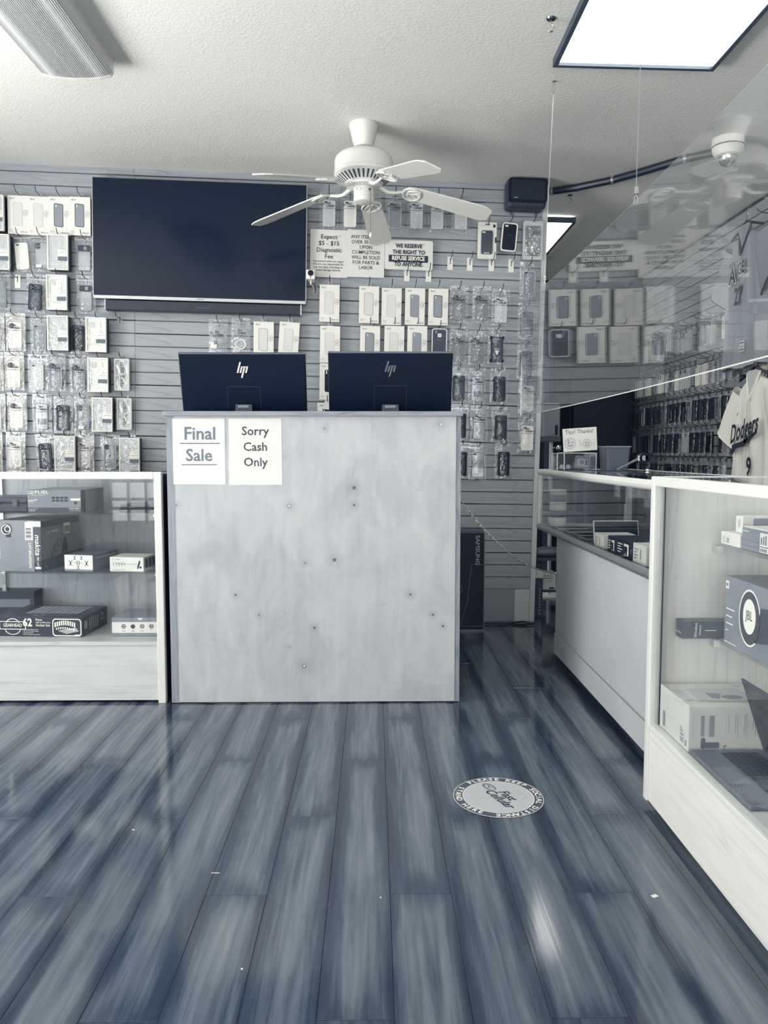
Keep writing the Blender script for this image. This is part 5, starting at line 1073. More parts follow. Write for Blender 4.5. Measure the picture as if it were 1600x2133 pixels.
t = thing('strip_light', 'white unlit wraparound ceiling fixture at the top left', 'ceiling light', at(-1.25, 2.79, ceil_z(-1.25)) @ Matrix.Rotation(TAU, 4, 'Y'))
prof = [(-.150, 0), (-.152, -.055), (-.143, -.072), (-.10, -.083), (0, -.089), (.10, -.083), (.143, -.072), (.152, -.055), (.150, 0)]
mb = MB(); mb.M = Matrix.Rotation(R(0), 4, 'Z'); mb.prism(prof[1:8], -hy+.012, hy-.012); mb.build('diffuser', 'diffuser', t)
rib = MB().box(-.0012, .0012, -hy+.02, hy-.02, -.0012, .0006).mesh('diffuser_rib', ['diffuser'])
for i in range(36):
    x = -.138+.276*i/35; z = -.0895+.0165*(x/.143)**2; link('diffuser_rib', rib, t, Matrix.Translation((x, 0, z-.0002)))
MB().box(-.150, .150, -hy+.01, hy-.01, -.054, .001).build('pan', 'fan_white', t)
for s in (-1, 1): mb = MB(); mb.prism([(x*1.012, z*1.02) for x, z in prof], s*hy-.006-s*.006, s*hy+.006-s*.006); mb.build('end_cap', 'fan_white', t)
# ================================================================== hooks, guard sheet and its wires
def ceil_pt(px, py, drop=0):
    p = on_z(px, py, CEIL)
    for _ in range(4): p = on_z(px, py, ceil_z(p.x)-drop)
    return p
def cup_hook(label, p, s=1.0, chain=0):
    t = thing('cup_hook', label, 'hook', at(p.x, p.y, ceil_z(p.x)))
    MB().lathe([(.001, .001), (.017*s, .0005), (.014*s, -.005*s), (.004*s, -.007*s)], 16).build('base_plate', 'wire_metal', t)
    mb = MB(); mb.tube([(0, 0, -.005), (0, 0, -.02*s)]+[(.012*s*math.sin(R(a)), 0, -.032*s+.012*s*math.cos(R(a))) for a in range(0, 271, 30)], .0026*s, 6); mb.build('hook_wire', 'chrome', t); return t
cup_hook('metal cup hook in the ceiling beside the large lit panel', ceil_pt(1148, 38), 1.1)
cup_hook('metal cup hook in the ceiling above the farther lit panel', ceil_pt(1187, 406), 1.1)
GXX = .775; gz0, gz1 = CAM_Z+.249*GXX, CAM_Z+1.0*GXX; gy0, gy1 = 1.25, 4.06
gd = thing('hanging_guard', 'large clear acrylic guard sheet hanging on wires above the right cases', 'guard', at(GXX, (gy0+gy1)/2, gz0))
def bow(j): return .035*(1-(2*j-1)**2)
mb = MB(); hl = (gy1-gy0)/2; hh = gz1-gz0; n = 24
mb.grid(lambda i, j: (bow(i)-.003, -hl+2*hl*i, hh*j), n, 1); mb.grid(lambda i, j: (bow(i)+.003, -hl+2*hl*i, hh*j), n, 1); mb.build('sheet', 'guard_acrylic', gd)
for z in (0, hh):
    e = MB(); e.tube([(bow(i/n), -hl+2*hl*i/n, z) for i in range(n+1)], .0016 if z == 0 else .0011, 4); e.build('edge_highlight', 'off_white' if z == 0 else 'clear_tab', gd)  # pale tubes stand in for the bright highlight along the sheet edges
for y in (-hl, hl): MB().box(-.003, .003, y-.002, y+.002, 0, hh).build('edge_highlight', 'clear_tab', gd)
for i, (yy, yo, lab) in enumerate(((3.62, -.13, 'thin wire holding the far end of the clear guard sheet'), (2.42, -.03, 'thin wire in front of the lit panel holding the guard sheet'))):
    j = (yy-gy0)/(gy1-gy0); xx = GXX+bow(j); zt_ = ceil_z(xx)-gz1
    t = thing('hanging_wire', lab, 'wire', at(xx, yy, gz1))
    MB().tube([(0, 0, .035), (-.002, yo, zt_-.05)], .0011, 5).build('cable', 'silver', t)
    MB().tube([(-.002, yo, zt_-.05), (.005, yo+.002, zt_-.03), (0, yo, zt_-.012), (-.007, yo-.002, zt_-.03), (-.002, yo, zt_-.05)], .0010, 5).build('cable_loop', 'silver', t)
    MB().bbox(-.005, .001, yo-.003, yo+.003, zt_-.058, zt_-.045, .001).build('crimp', 'chrome', t)
    MB().lathe([(.009, .0), (.009, -.004), (.003, -.006), (.003, -.014)], 12, (0, yo, zt_)).build('eye_bolt', 'chrome', t)
    MB().bbox(-.006, .006, -.006, .006, .018, .040, .001).build('crimp', 'chrome', t); MB().tube([(0, 0, .02), (.005, 0, .008), (.005, 0, -.010), (-.005, 0, -.010), (-.005, 0, .008), (0, 0, .02)], .0011, 5).build('cable_loop', 'silver', t)
# ================================================================== speaker, conduit, dome camera
off = .12; u0, v1 = wp(1060, 368, off); u1, v0 = wp(1139, 434, off); W2, H2 = (u1-u0), v1-v0
sp = wthing('wall_speaker', 'black box speaker high on the slat wall under the ceiling', 'speaker', (u0+u1)/2, v0)
MB().bbox(-W2/2-.004, W2/2, -off, -.006, 0, H2, .022).build('cabinet', 'charcoal', sp)
mb = MB(); mb.prism(rrect(W2-.004, H2-.035, .014, 4, 0, H2/2+.012), -off-.010, -off+.02); mb.build('bezel', 'case_black', sp)
MB().prism(rrect(W2-.03, H2-.06, .008, 4, 0, H2/2+.012), -off-.013, -off-.009).build('grille', 'navy_black', sp)
MB().prism([(-.085, .05), (-.060, .05), (-.058, .055), (-.083, .055)], -off-.0145, -off-.012).build('logo_plate', 'silver', sp)
rm = MB().box(-.002, .002, -.003, .003, -.015, .015).mesh('rib', ['charcoal'])
for i in range(7): link('rib', rm, sp, Matrix.Translation((-W2*.38+i*W2*.125, -off+.004, .012)) @ Matrix.Rotation(R(18), 4, 'Y') @ Matrix.Rotation(R(-50), 4, 'X'))
cpts = [ceil_pt(1146, 399, .022), ceil_pt(1200, 391, .022), ceil_pt(1276, 375, .022), ceil_pt(1350, 354, .022), ceil_pt(1426, 331, .022), ceil_pt(1492, 317, .022)]
cd_ = thing('ceiling_conduit', 'black flexible conduit clipped along the ceiling from speaker to dome camera', 'conduit', Matrix.Translation(cpts[0]))
dense = []
for a, b in zip(cpts, cpts[1:]): dense += [a.lerp(b, q/4) for q in range(4)]
dense.append(cpts[-1])
MB().tube([p-cpts[0] for p in dense], .021, 10).build('tube', 'pvc_conduit', cd_)
for px, py in ((1150, 398), (1276, 375), (1426, 331)):
    p = ceil_pt(px, py, .022); q = p-cpts[0]; dirv = Vector((.8, -.35, 0)).normalized()
    mb = MB(); mb.tube([q-dirv*.008, q+dirv*.008], .0245, 12); mb.build('clamp', 'silver', cd_)
p = ceil_pt(1517, 290); dc = thing('dome_camera', 'white dome security camera on the ceiling seen through the guard sheet', 'camera', at(p.x, p.y, ceil_z(p.x)))
MB().lathe([(.078, .001), (.080, -.035), (.076, -.040)], 32).build('base', 'off_white', dc); MB().lathe([(.078, -.042), (.075, -.060), (.062, -.082), (.048, -.086)], 32).build('collar', 'off_white', dc)
MB().lathe([(.048, -.082), (.047, -.10), (.036, -.122), (.018, -.134), (.001, -.137)], 24).build('dome', 'chrome', dc); MB().lathe([(.0795, -.037), (.0795, -.040)], 32).build('seam', 'dark_grey', dc)
# ================================================================== packs along the right wall
def rthing(name, label, cat, Y, z, y=0, rot=0, group=None): return thing(name, label, cat, RWALL @ Matrix.Translation((-Y, y, z)) @ Matrix.Rotation(R(rot), 4, 'Y'), group)
rr = random.Random(11)
HWONE = MB().tube([(0, -.002, 0), (0, -.06, -.004), (0, -.095, .006), (0, -.11, .024)], .003, 5).box(-.012, .012, -.004, .002, -.03, .008).mesh('display_hook', ['wire_metal'])
ROWS = [('top', 2.03, 5.0), ('second', 1.75, 5.0), ('third', 1.50, 5.05), ('fourth', 1.265, 5.1), ('fifth', 1.03, 5.15)]
for ri, (rn, zt_, ys) in enumerate(ROWS):
    N_ = 20
    for i in range(N_):
        Y = 6.9-i*(6.9-ys)/(N_-1)
        if rr.random() < .06: continue
        if ri < 2: tone = rr.choice(['case_light', 'case_white', 'case_mid', 'case_clear'])
        else: tone = rr.choice(['case_dark', 'case_black', 'case_black', 'case_dark', 'case_black', 'case_clear', 'case_black', 'case_mid'])
        kind = rr.choice(['small', 'tall', 'square', 'slide', 'ribbed']); tn = {'case_light': 'pale', 'case_white': 'white', 'case_mid': 'grey', 'case_clear': 'clear', 'case_dark': 'dark', 'case_black': 'black'}[tone]
        if (kind, tone) not in CASES: CASES[(kind, tone)] = case_mesh(kind, tone)
        d = .03+.02*rr.random()
        t = rthing('bagged_phone_case', f'bagged {tn} case, {ORD[i]} from the rear in {rn} row of right wall', 'phone case', Y, zt_, -d, rr.uniform(-.6, .6), 'packs on the right wall')
        link('phone_case', CASES[(kind, tone)], t, Matrix.Diagonal((.78, 2.6, 1, 1))); link('bag_front', BAGS[i % 5][0], t, Matrix.Translation((0, -.022, 0)) @ Matrix.Diagonal((.78, 1, 1, 1))); link('zip_seal', SEAL, t, Matrix.Diagonal((.78, 1, 1, 1)))
        h = link('display_hook', HWONE, None, RWALL @ Matrix.Translation((-Y, 0, zt_-.004))); tag(h, f'wire hook of the {ORD[i]} pack from the rear, {rn} row, right wall', 'hook', 'right wall hooks')
# ================================================================== jerseys on the right wall
def jersey(name, label, Y, ztop, m, trim, prints, patch=False, rot=0, y_off=0, L=.76, W=.27):
    t = rthing(name, label, 'jersey', Y, ztop, y_off, rot)
    def hw(t_):
        if t_ < .10: return .075+(.225-.075)*(t_/.10)**.8
        if t_ < .30: return .225+(W-.225)*((t_-.10)/.20)
        return W+.012*math.sin(6*t_)
    def zz(s, t_): return -L*t_ - (.035*abs(s)*(1-t_)**3) - .01*math.sin(5*s+1)*t_
    ph = rr.uniform(0, 6)
    def fr(i, j):
        s = 2*i-1; t_ = j; f = .016*math.sin(8*s+ph+1.5*t_)*t_+.010*math.sin(15*s-4*t_+ph)*min(1, t_*2)
        return (s*hw(t_), -.03-.055*math.sqrt(max(0, 1-s*s))*(.5+.5*min(1, t_*4))+f, zz(s, t_))
    def bk(i, j):
        s = 2*i-1; return (s*hw(j), -.028+.010*math.sin(9*s+ph)*j, zz(s, j))
    mb = MB(); mb.grid(fr, 30, 34); mb.grid(bk, 14, 12); mb.build('body', m, t)
    for sx in (-1, 1):
        mb = MB(); n = 14; k = 9
        def sl(i, j):
            a = 2*math.pi*i; c = Vector((sx*(.185+.145*j), -.045-.008*j, -.105-.285*j)); ax = Vector((sx*.80, 0, .47)) if j < 2 else None
            d = Vector((sx*.50, 0, -.86)); nrm = Vector((-d.z*sx, 0, d.x*sx)); ra = .085+.040*j
            return tuple(c+nrm*ra*math.cos(a)+Vector((0, 1, 0))*(.034+.006*math.sin(3*a+j*5))*math.sin(a))
        mb.grid(sl, n, k); mb.build('sleeve', m, t)
        e = [Vector(sl(q/14, 1)) for q in range(14)]; MB().tube(e, .004, 4, closed=True).build('sleeve_hem', trim, t)
    vp = [(-.078, .002), (-.03, -.11), (0, -.165), (.03, -.11), (.078, .002)]
    MB().tube([(x, -.088+.35*abs(x), z) for x, z in vp], .007, 6).build('collar', trim, t)
    MB().flat([(-.070, 0), (0, -.155), (.070, 0), (.045, .012), (-.045, .012)], -.0700).build('inner_neck', m if m != 'jersey_white' else 'light_grey', t)
    MB().box(-.0012, .0012, -.0005, .0005, -L+.03, -.17).build('placket', 'ink_light', t, Matrix.Translation((0, -.094, 0)))
    for i in range(5): MB().prism(circ(.005, 10, .008, -.22-.11*i), -.098, -.094).build('button', 'off_white' if m == 'jersey_white' else 'light_grey', t)
    mb = MB(); mb.tube([(-.19, -.05, -.035), (-.06, -.05, .01), (0, -.05, .035), (.06, -.05, .01), (.19, -.05, -.035)], .008, 6); hg = mb.build('hanger', 'case_black', t)
    MB().tube([(0, -.05, .03), (0, -.05, .06)]+[(.018*math.sin(R(a)), -.05, .085-.022*math.cos(R(a))) for a in range(0, 230, 28)], .0028, 6).build('hanger_hook', 'chrome', hg)
    for nm, fn, mm in prints:
        mb = MB(); fn(mb); mb.build(nm, mm, t)
    if patch:
        MB().box(.05, .11, -.096, -.0945, -L+.085, -L+.15).build('hem_patch', 'white_card', t); MB().box(.055, .105, -.0968, -.0958, -L+.135, -L+.142).box(.055, .105, -.0968, -.0958, -L+.095, -L+.102).text('auth', .08, -L+.118, .022, -.0965, 0, .01).build('patch_print', 'ink', t)
    return t
YF = -.1005
def curved_text(mb, s, x0, x1, z, size, bold, slant=0, m=0):
    pass
def dodgers(mb):
    mb.text('Dodgers', .0, -.335, .150, YF-.006, 0, .026, .34, .66, 12)
    mb.prism([(-.15, -.46), (-.145, -.425), (-.02, -.405), (.15, -.345), (.155, -.36), (.0, -.435), (-.10, -.45), (-.14, -.49)], YF-.006, YF-.005)
def logo_small(mb): mb.prism([(-.15, -.25), (-.135, -.228), (-.14, -.246)], YF+.018, YF+.019)
jersey('white_jersey', 'white jersey with dark script and number 9 on the right wall', 4.55, 1.535, 'jersey_white', 'jersey_white',
       [('team_lettering', dodgers, 'ink'), ('number', lambda mb: mb.text('9', .065, -.56, .15, YF-.004, 0, .03, 0, .8), 'ink'), ('small_emblem', logo_small, 'ink')], False, 0, -.115)
jersey('white_jersey', 'white jersey with name lettering half hidden behind the number 9 jersey', 4.47, 1.71, 'jersey_white', 'jersey_white',
       [('name_lettering', lambda mb: mb.text('LLINGER', .0, -.19, .075, YF-.003, 0, .02, 0, .95), 'ink'), ('small_emblem', lambda mb: (mb.box(-.010, .012, -.085, -.084, -.045, -.012),), 'ink')], False, 0, .0)
def angels(mb):
    mb.text('A', -.055, -.285, .135, YF-.004, 0, .03, 0, .9); mb.frame(circ(.036, 20, -.055, -.215, .012), circ(.029, 20, -.055, -.215, .007), YF-.006, YF-.005)
    mb.text('GE', .055, -.26, .10, YF-.004, 0, .03, 0, .7, 6)
jersey('grey_jersey', 'grey jersey with a haloed A and number 27, upper right wall', 4.72, 2.42, 'jersey_grey', 'jersey_dark',
       [('team_lettering', angels, 'ink'), ('lettering_outline', lambda mb: (mb.text('A', -.055, -.285, .135, YF-.0025, 0, .065, 0, .9), mb.text('GE', .055, -.26, .10, YF-.0025, 0, .06, 0, .7, 6)), 'white_ink'), ('number', lambda mb: mb.text('27', .03, -.42, .14, YF-.004, 0, .025, 0, .75), 'ink')], True, 0, -.115, .84)  # white outline printed behind the dark letters
jersey('dark_jersey', 'dark jersey with white edged lettering at the right picture edge', 4.30, 2.42, 'jersey_dark', 'jersey_white',
       [('team_lettering', lambda mb: (mb.text('DO', -.14, -.25, .11, YF+.012, 0, .02), mb.text('2', -.12, -.45, .16, YF+.008, 0, .02)), 'white_ink')], False, 0, .0, .66)
for Y, z, s in ((4.56, 1.62, 'the white number 9 jersey'), (4.72, 2.505, 'the grey jersey'), (4.30, 2.505, 'the dark jersey'), (4.47, 1.795, 'the half hidden white jersey')):
    MBh = link('garment_hook', HWONE, None, RWALL @ Matrix.Translation((-Y, 0, z))); tag(MBh, f'wire wall hook carrying {s}', 'hook')
# ================================================================== on top of the far case
TZ = fzt+.001
p0, p1 = on_y(1154, 978, 3.95), on_y(1236, 978, 3.95); w = p1.x-p0.x
tb = thing('tip_box', 'clear acrylic tip box with coins and a banknote on the far case', 'box', at((p0.x+p1.x)/2, 3.95, TZ)); hb = .088
mb = MB(); mb.box(-w/2, w/2, -.06, -.056, 0, hb); mb.box(-w/2, w/2, .056, .06, 0, hb); mb.box(-w/2, -w/2+.004, -.056, .056, 0, hb); mb.box(w/2-.004, w/2, -.056, .056, 0, hb); mb.box(-w/2, w/2, -.056, .056, 0, .003); mb.build('walls', 'acrylic', tb)
for x in (-w/2, -w/2+.035, w/2-.006): MB().box(x, x+.005, -.0615, -.0595, 0, hb).build('box_edge', 'case_light', tb)
MB().box(-w/2, w/2, -.0615, -.0575, hb-.003, hb).build('box_edge', 'off_white', tb)
ts = thing('tip_sign', 'white card reading Tips! Thanks! with a winking and a smiling face', 'sign', Matrix.Translation(((p0.x+p1.x)/2+.020, 3.95, TZ+hb)) @ Matrix.Rotation(R(-8), 4, 'X') @ Matrix.Rotation(R(-4), 4, 'Y'))
sw, sh = .178, .118; MB().prism([(-sw/2, 0), (sw/2-.006, 0), (sw/2, sh), (-sw/2+.004, sh)], -.062, -.060).build('card', 'white_card', ts)
MB().text('Tips! Thanks!', 0, sh*.84, .029, -.0625, 0, .008, 0, .93).build('lettering', 'ink_grey', ts)
def face(cx, cz, r, wink):
    mb = MB(); mb.frame(circ(r, 24, cx, cz), circ(r*.94, 24, cx, cz), -.0628, -.0620, 0); mb.flat(circ(r*.94, 24, cx, cz), -.0622, 1)
    mb.prism(circ(r*.09, 8, cx-r*.25, cz+r*.15, r*.16), -.0630, -.0621, 2)
    if wink: mb.box(cx+r*.15, cx+r*.5, -.0630, -.0621, cz+r*.12, cz+r*.2, 2)
    else: mb.prism(circ(r*.09, 8, cx+r*.25, cz+r*.15, r*.16), -.0630, -.0621, 2)
    arc = [(cx+r*.5*math.cos(R(a)), cz-r*.12+r*.38*math.sin(R(a))) for a in range(200, 341, 20)]; arc2 = [(x, z+r*.09) for x, z in arc]
    mb.prism(arc+arc2[::-1], -.0630, -.0621, 2); 
    if wink: mb.prism([(cx-r*.55, cz+r*.45), (cx-r*.1, cz+r*.55), (cx-r*.1, cz+r*.62), (cx-r*.55, cz+r*.53)], -.0630, -.0621, 2)
    return mb
face(-.052, .042, .029, True).build('winking_face', ['ink_light', 'pic_pale', 'ink'], ts); face(.034, .036, .024, False).build('smiling_face', ['ink_light', 'pic_pale', 'ink'], ts)
for x, s in ((.000, -1), (.068, 1)):
    mb = MB(); mb.prism(rrect(.012, .018, .004, 3, x, .032), -.0628, -.062); mb.prism([(x-.002, .038), (x+.003, .038), (x+s*.008, .060), (x+s*.004, .061)], -.0628, -.062); mb.build('thumbs_up', 'pic_pale', ts)
bn = thing('banknote', 'folded one dollar banknote standing inside the tip box', 'banknote', Matrix.Translation(((p0.x+p1.x)/2+.038, 3.94, TZ+.008)) @ Matrix.Rotation(R(6), 4, 'Y'))
MB().box(-.038, .038, -.001, 0, 0, .062).build('paper', 'bill', bn); mb = MB(); mb.frame(rrect(.068, .052, .002, 1, 0, .031), rrect(.060, .044, .002, 1, 0, .031), -.0018, -.001); mb.prism(circ(.010, 16, -.002, .031), -.0018, -.001); mb.box(.016, .026, -.0018, -.001, .018, .044); mb.build('engraving', 'ink_grey', bn); MB().frame(circ(.007, 14, -.002, .031), circ(.004, 14, -.002, .031), -.0024, -.0018).build('seal', 'bill', bn)
rc = random.Random(5)
for i in range(12):
    x = (p0.x+p1.x)/2-w*.4+w*.8*rc.random(); y = 3.915+.07*rc.random()
    if i < 2: M_ = Matrix.Translation(((p0.x+p1.x)/2-w*(.36 if i == 0 else .20), 3.90, TZ+.017)) @ Matrix.Rotation(R(78), 4, 'X')
    else: M_ = Matrix.Translation((x, y, TZ+.005+.002*(i % 4))) @ Matrix.Rotation(R(rc.uniform(-12, 12)), 4, 'X')
    c = MB().lathe([(.001, 0), (.0115, 0), (.012, .001), (.0115, .002), (.001, .002)], 14).build('coin', 'coin', None, M_); tag(c, 'small metal coin lying on the floor of the clear tip box' if i > 1 else f'large round coin leaning against the tip box front, {"left" if i == 0 else "right"} one', 'coin', 'coins in the tip box' if i > 1 else None)
q0, q1 = on_y(1252, 930, 3.85), on_y(1308, 930, 3.85); w = q1.x-q0.x
bt = thing('plastic_bin', 'grey tapered plastic bin on the far case beside the tip box', 'bin', at((q0.x+q1.x)/2, 3.85, TZ)); hb = q0.z-TZ
def sq(r, z): return [(x, y, z) for x, y in rrect(2*r, 2*r, r*.2, 3)]
mb = MB(); A, B_, C_, D_ = sq(w*.40, 0), sq(w*.47, hb), sq(w*.455, hb), sq(w*.385, .004); n = len(A)
mb.add(A+B_+C_+D_, [(i, (i+1) % n, n+(i+1) % n, n+i) for i in range(n)]+[(n+i, n+(i+1) % n, 2*n+(i+1) % n, 2*n+i) for i in range(n)]+[(2*n+i, 2*n+(i+1) % n, 3*n+(i+1) % n, 3*n+i) for i in range(n)]+[tuple(range(3*n, 4*n)), tuple(range(n))])
mb.build('bin_body', 'bin_grey', bt); mb = MB(); E, G_ = sq(w*.5, hb-.004), sq(w*.5, hb+.002); H_ = sq(w*.455, hb+.002)
mb.add(E+G_+H_, [(i, (i+1) % n, n+(i+1) % n, n+i) for i in range(n)]+[(n+i, n+(i+1) % n, 2*n+(i+1) % n, 2*n+i) for i in range(n)]); mb.build('rim', 'mid_grey', bt)
td = thing('tape_gun', 'black and silver tape gun standing right of the grey bin', 'tape gun', at(1.355, 3.82, TZ))
mb = MB(); mb.lathe([(.016, -.012), (.026, -.012), (.026, .012), (.016, .012), (.016, -.012)], 22); o = mb.build('tape_wheel', 'case_black', td, Matrix.Translation((-.005, 0, .062)) @ Matrix.Rotation(R(90), 4, 'X'))
MB().bbox(-.04, .0, -.012, .012, .045, .075, .004).build('blade_head', 'silver', td); MB().tube([(.012, 0, .05), (.022, 0, .025), (.012, 0, .006)], .008, 8).build('handle', 'charcoal', td); MB().tube([(-.035, 0, .058), (-.09, -.03, .035), (-.16, -.06, .004)], .006, 6).build('arm', 'mid_grey', td); MB().lathe([(.001, 0), (.018, 0), (.018, .006), (.001, .006)], 16, (.012, 0, 0)).build('foot', 'chrome', td)
# ================================================================== chain across the passage
ca, cb = Vector((xr+.006, 3.35, on_y(965, 1038, 3.35).z)), Vector((FX-.003, FYp-.004, on_x(1155, 1191, FX).z))
chn = thing('barrier_chain', 'thin steel chain hanging from the counter across to the right case', 'chain', Matrix.Translation(ca))
NL = 50; cme = MB().tube([(.0112*math.cos(a)*1.0, .0052*math.sin(a), 0) for a in [2*math.pi*i/10 for i in range(10)]], .0016, 4, closed=True).mesh('link', ['chrome'])
def cpos(f): p = ca.lerp(cb, f); p.z -= .30*f*(1-f); return p-ca
for i in range(NL):
    f = (i+.5)/NL; d = (cpos(f+.005)-cpos(f-.005)).normalized(); q = d.to_track_quat('X', 'Z').to_matrix().to_4x4()
    link('link', cme, chn, Matrix.Translation(cpos(f)) @ q @ Matrix.Rotation(R(45+90*(i % 2)), 4, 'X'))
for p, n_ in ((Vector((0, 0, 0)), 'eye'), (cb-ca, 'eye')): MB().ball(tuple(p), .006, 0, 8, 6).build('chain_eye', 'chrome', chn)
# ================================================================== behind the counter, in the passage
SY = 4.50; sx1 = on_y(1009, 1200, SY).x; sz1 = on_y(990, 1106, SY).z
t = thing('television_carton', 'tall black television carton with line drawing standing behind the counter', 'box', at(sx1-.35, SY+.06, 0))
MB().bbox(-.35, .35, -.06, .06, .012, sz1-.012, .002).build('carton', 'case_black', t); MB().box(-.35, .351, -.061, .061, sz1-.013, sz1).build('top_flap', 'dark_grey', t); MB().box(.347, .3515, -.0615, .0615, .0, sz1).build('carton_edge', 'grey_plastic', t); MB().box(-.35, .351, -.061, .061, 0, .012).build('bottom_edge', 'grey_plastic', t)
MB().text('SAMSUNG', .308, sz1-.115, .034, -.0615, 0, .012, 0, 1.15, -90).build('lettering', 'ink_light', t)
mb = MB(); l = [(.345, sz1-.20), (.275, sz1-.20), (.25, sz1-.42), (.21, .03), (.345, .03)]
mb.tube([(x, -.0612, z) for x, z in l], .0012, 4); mb.tube([(.155, -.0612, sz1-.2), (.160, -.0612, sz1-.35), (.19, -.0612, sz1-.38), (.22, -.0612, sz1-.36), (.22, -.0612, sz1-.33), (.185, -.0612, sz1-.31), (.175, -.0612, sz1-.2), (.155, -.0612, sz1-.2)], .0012, 4); mb.build('line_drawing', 'mid_grey', t)
fc_ = MB(); fc_.tube([(.66, 4.69, .008), (.78, 4.66, .008), (.86, 4.69, .008), (.93, 4.70, .014), (.99, 4.66, .008), (.90, 4.64, .008), (.80, 4.67, .008)], .005, 6); tag(fc_.build('floor_cable', 'case_black'), 'black cable lying on the floor along the foot of the slat wall', 'cable')
rk = thing('storage_rack', 'dark storage rack in the passage beyond the slat wall end', 'rack', at(1.22, 5.15, 0))
for x in (-.17, .17):
    for y in (-.14, .14): MB().box(x-.012, x+.012, y-.012, y+.012, 0, 1.0).build('upright', 'dark_grey', rk)
for z in (.16, .37, .66): MB().box(-.18, .18, -.15, .15, z-.018, z).build('shelf', 'dark_grey', rk)
t = thing('crumpled_bag', 'crumpled grey bag on the middle rack shelf beyond the wall', 'bag', at(1.16, 5.05, .371)); rb = random.Random(4)
mb = MB(); mb.grid(lambda i, j: (.10*math.cos(2*math.pi*i)*math.sin(math.pi*j)*(1+.2*math.sin(9*i*6.28+j*8)), .05*math.sin(2*math.pi*i)*math.sin(math.pi*j), .033-.033*math.cos(math.pi*j)*(1+.15*math.sin(7*i*6.28))), 22, 10, 0, False); mb.build('bag_body', 'grey_plastic', t)
t, hx, hy, h = pbox('labelled_carton', 'small white labelled carton on the lowest rack shelf', 1.095, 1.20, 4.99, 5.09, .161, .275, 'light_grey')
mb = MB(); y = -hy-.0012; mb.box(-hx+.02, hx-.02, y, y+.0003, h*.66, h*.69); mb.text('Brother', 0, h*.82, .018, y); mb.text('8', -hx+.012, h*.4, .02, y); mb.text('TN-660', .01, h*.5, .012, y); mb.box(.01, hx-.01, y, y+.0003, h*.05, h*.15); mb.build('lettering', 'ink', t)
t, hx, hy, h = pbox('printed_carton', 'narrow dark printed carton on the floor by the slat wall end', 1.03, 1.085, 4.86, 4.96, 0, .30, 'card_dark')
mb = MB(); y = -hy-.0012; [mb.text('l l', .01, .03+.02*i, .014, y, 0, .02, 0, 1, 90) for i in range(9)]; mb.build('lettering', 'white_ink', t); MB().box(-hx-.001, hx+.001, -hy-.001, hy+.001, h-.04, h+.001).build('lid', 'light_grey', t)
t = thing('upright_display', 'grey rimmed dark panel standing on the top rack shelf', 'panel', at(1.12, 5.1, .661)); MB().bbox(-.07, .07, -.006, .006, 0, .15, .002).build('rim', 'light_grey', t); MB().box(-.062, .062, -.0068, -.0055, .010, .142).build('screen', 'black_gloss', t)
# stand with a light box in the passage
st = thing('dispenser_stand', 'light grey dispenser on a pole in the dark passage behind the wall end', 'dispenser', at(1.30, 5.62, 0))
MB().lathe([(.12, 0), (.12, .012), (.014, .02), (.014, 1.18)], 18).build('pole', 'light_grey', st); MB().bbox(-.07, .05, -.06, .06, 1.17, 1.42, .012).build('box_body', 'mid_grey', st); MB().bbox(-.075, .055, -.065, .065, 1.14, 1.18, .004).build('tray', 'dark_grey', st); MB().bbox(.012, .030, -.075, -.055, 1.19, 1.26, .004).build('lever', 'case_black', st)
# rear door standing ajar
dr = MB(); dr.box(0, .85, 0, .04, .01, 2.03); d1 = struct(dr.build('door_1', 'rear_door', None, Matrix.Translation((1.46, 6.4, 0)) @ Matrix.Rotation(R(62), 4, 'Z')))
for z0, z1 in ((.2, .9), (1.05, 1.85)): MB().frame(rrect(.6, z1-z0, .01, 1, .42, (z0+z1)/2), rrect(.56, z1-z0-.04, .01, 1, .42, (z0+z1)/2), -.004, .002).build('door_panel', 'charcoal', d1)
MB().bbox(.03, .10, -.006, .0, 1.0, 1.22, .002).build('lock_plate', 'dark_grey', d1); k_ = MB(); k_.tube([(.065, 0, 1.10), (.065, -.05, 1.10)], .012, 8); k_.ball((.065, -.065, 1.10), .030); k_.build('door_knob', 'chrome', d1)
# ================================================================== floor decal and scraps
dp = on_z(1038, 1660, 0)
dec = thing('floor_decal', 'round floor sticker reading Please Keep Social Distance Stand Here', 'sticker', at(dp.x, dp.y, 0)); Rr = .140
def disc(r0, r1, y, m, nm): 
    mb = MB()
    if r0: mb.frame(circ(r1, 56), circ(r0, 56), y, y+.0003)
    else: mb.prism(circ(r1, 56), y, y+.0003)
    return mb.build(nm, m, dec, TOPM)
disc(0, Rr, -.0012, 'decal_ring', 'ring'); disc(Rr*.978, Rr*.988, -.0015, 'white_ink', 'outer_line'); disc(0, Rr*.775, -.0015, 'decal_face', 'face'); disc(Rr*.775, Rr*.787, -.0016, 'white_ink', 'inner_line')
mb = MB(); s = 'PLEASE KEEP SOCIAL DISTANCE'
for i, ch in enumerate(s):
    a = 127-226*i/(len(s)-1)
    if ch != ' ': mb.text(ch, Rr*.882*math.cos(R(a)), Rr*.882*math.sin(R(a)), .0245, -.0017, 0, .022, 0, 1.1, a-90)
s = 'STAND HERE'
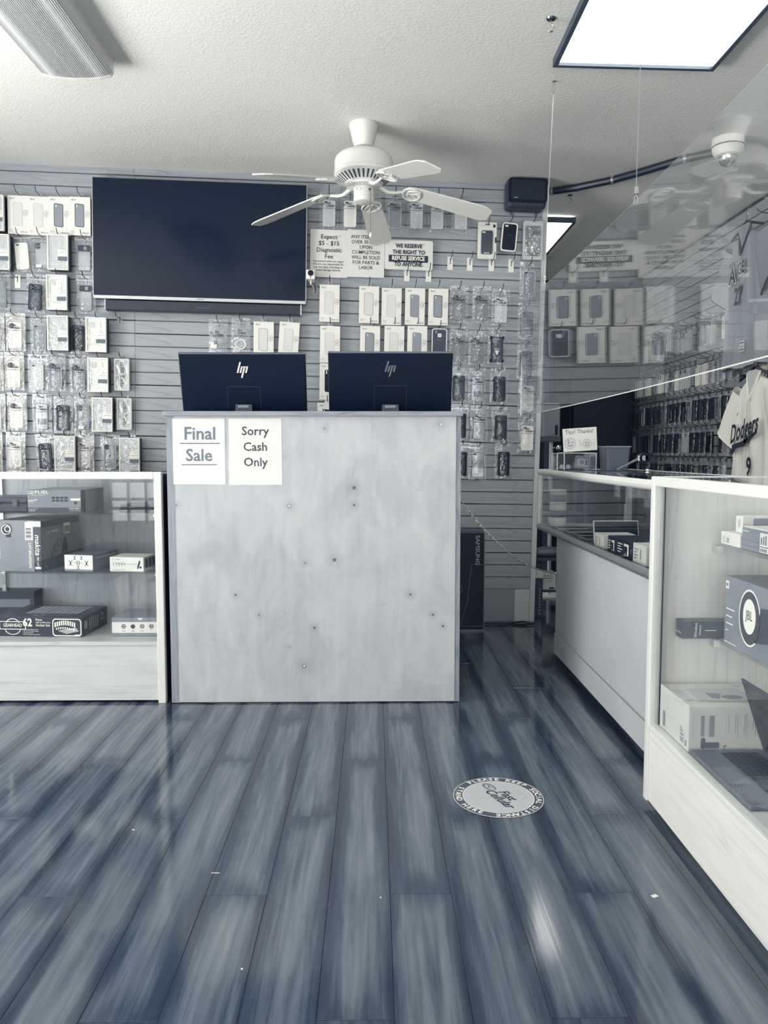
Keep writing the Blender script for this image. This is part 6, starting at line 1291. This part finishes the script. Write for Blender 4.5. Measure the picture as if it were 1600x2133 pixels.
for i, ch in enumerate(s):
    a = 150+86*i/(len(s)-1)
    if ch != ' ': mb.text(ch, Rr*.882*math.cos(R(a)), Rr*.882*math.sin(R(a)), .0245, -.0017, 0, .022, 0, 1.1, a+90)
mb.build('ring_lettering', 'white_ink', dec, TOPM)
mb = MB(); mb.text('Fast', .030, .004, .044, -.0019, 0, .02, .3, .95, -66); mb.text('Cellular', .002, -.018, .044, -.0019, 0, .02, .3, .95, -66); mb.build('logo_lettering', 'ink', dec, TOPM)
mb = MB(); mb.M = Matrix.Translation((-.018, 0, .068)) @ Matrix.Rotation(R(62), 4, 'Y'); mb.frame(circ(.028, 24, 0, 0, .017), circ(.023, 24, .002, 0, .011), -.0019, -.0016); mb.tube([(-.012+.003*i, -.0017, .006*math.sin(i*1.0)) for i in range(9)], .0016, 4); mb.build('logo_icon', 'ink_grey', dec, TOPM)
mb = MB(); rd = random.Random(8)
for pts in ([(.028, .05), (.045, .02), (.055, .035), (.07, .03)], [(.045, .02), (.038, -.02), (.02, -.055)], [(.055, .0), (.08, .02), (.085, -.02)], [(.06, -.03), (.085, -.005)]): mb.tube([(x, -.0016, z) for x, z in pts], .0005, 3)
mb.build('scratches', 'ink_light', dec, TOPM)
for i, (px, py, a, b, lab) in enumerate(((1364, 1867, .0075, .0055, 'tiny white paper scrap on the floor near the right case'), (449, 1819, .011, .0009, 'thin pale sliver on the floor left of centre'), (504, 2019, .0022, .0022, 'tiny white speck on the floor at lower left'), (278, 1729, .0035, .002, 'tiny white chip on the floor at far left'), (793, 1870, .002, .002, 'tiny white speck on the floor at the centre'))):
    p = on_z(px, py, 0); o = MB().bbox(-a, a, -b, b, 0, .0016, .0005).build('floor_scrap', 'paper', None, at(p.x, p.y, 0, 25 if i == 0 else 0)); tag(o, lab, 'scrap')

# ================================================================== repeats carry a group
by = {}
for o in COL.objects:
    if o.parent is None and o.get('category') and not o.get('group'): by.setdefault(o.name.split('.')[0], []).append(o)
for nm, l in by.items():
    if len(l) > 1:
        for o in l: o['group'] = nm.replace('_', ' ')+'s'
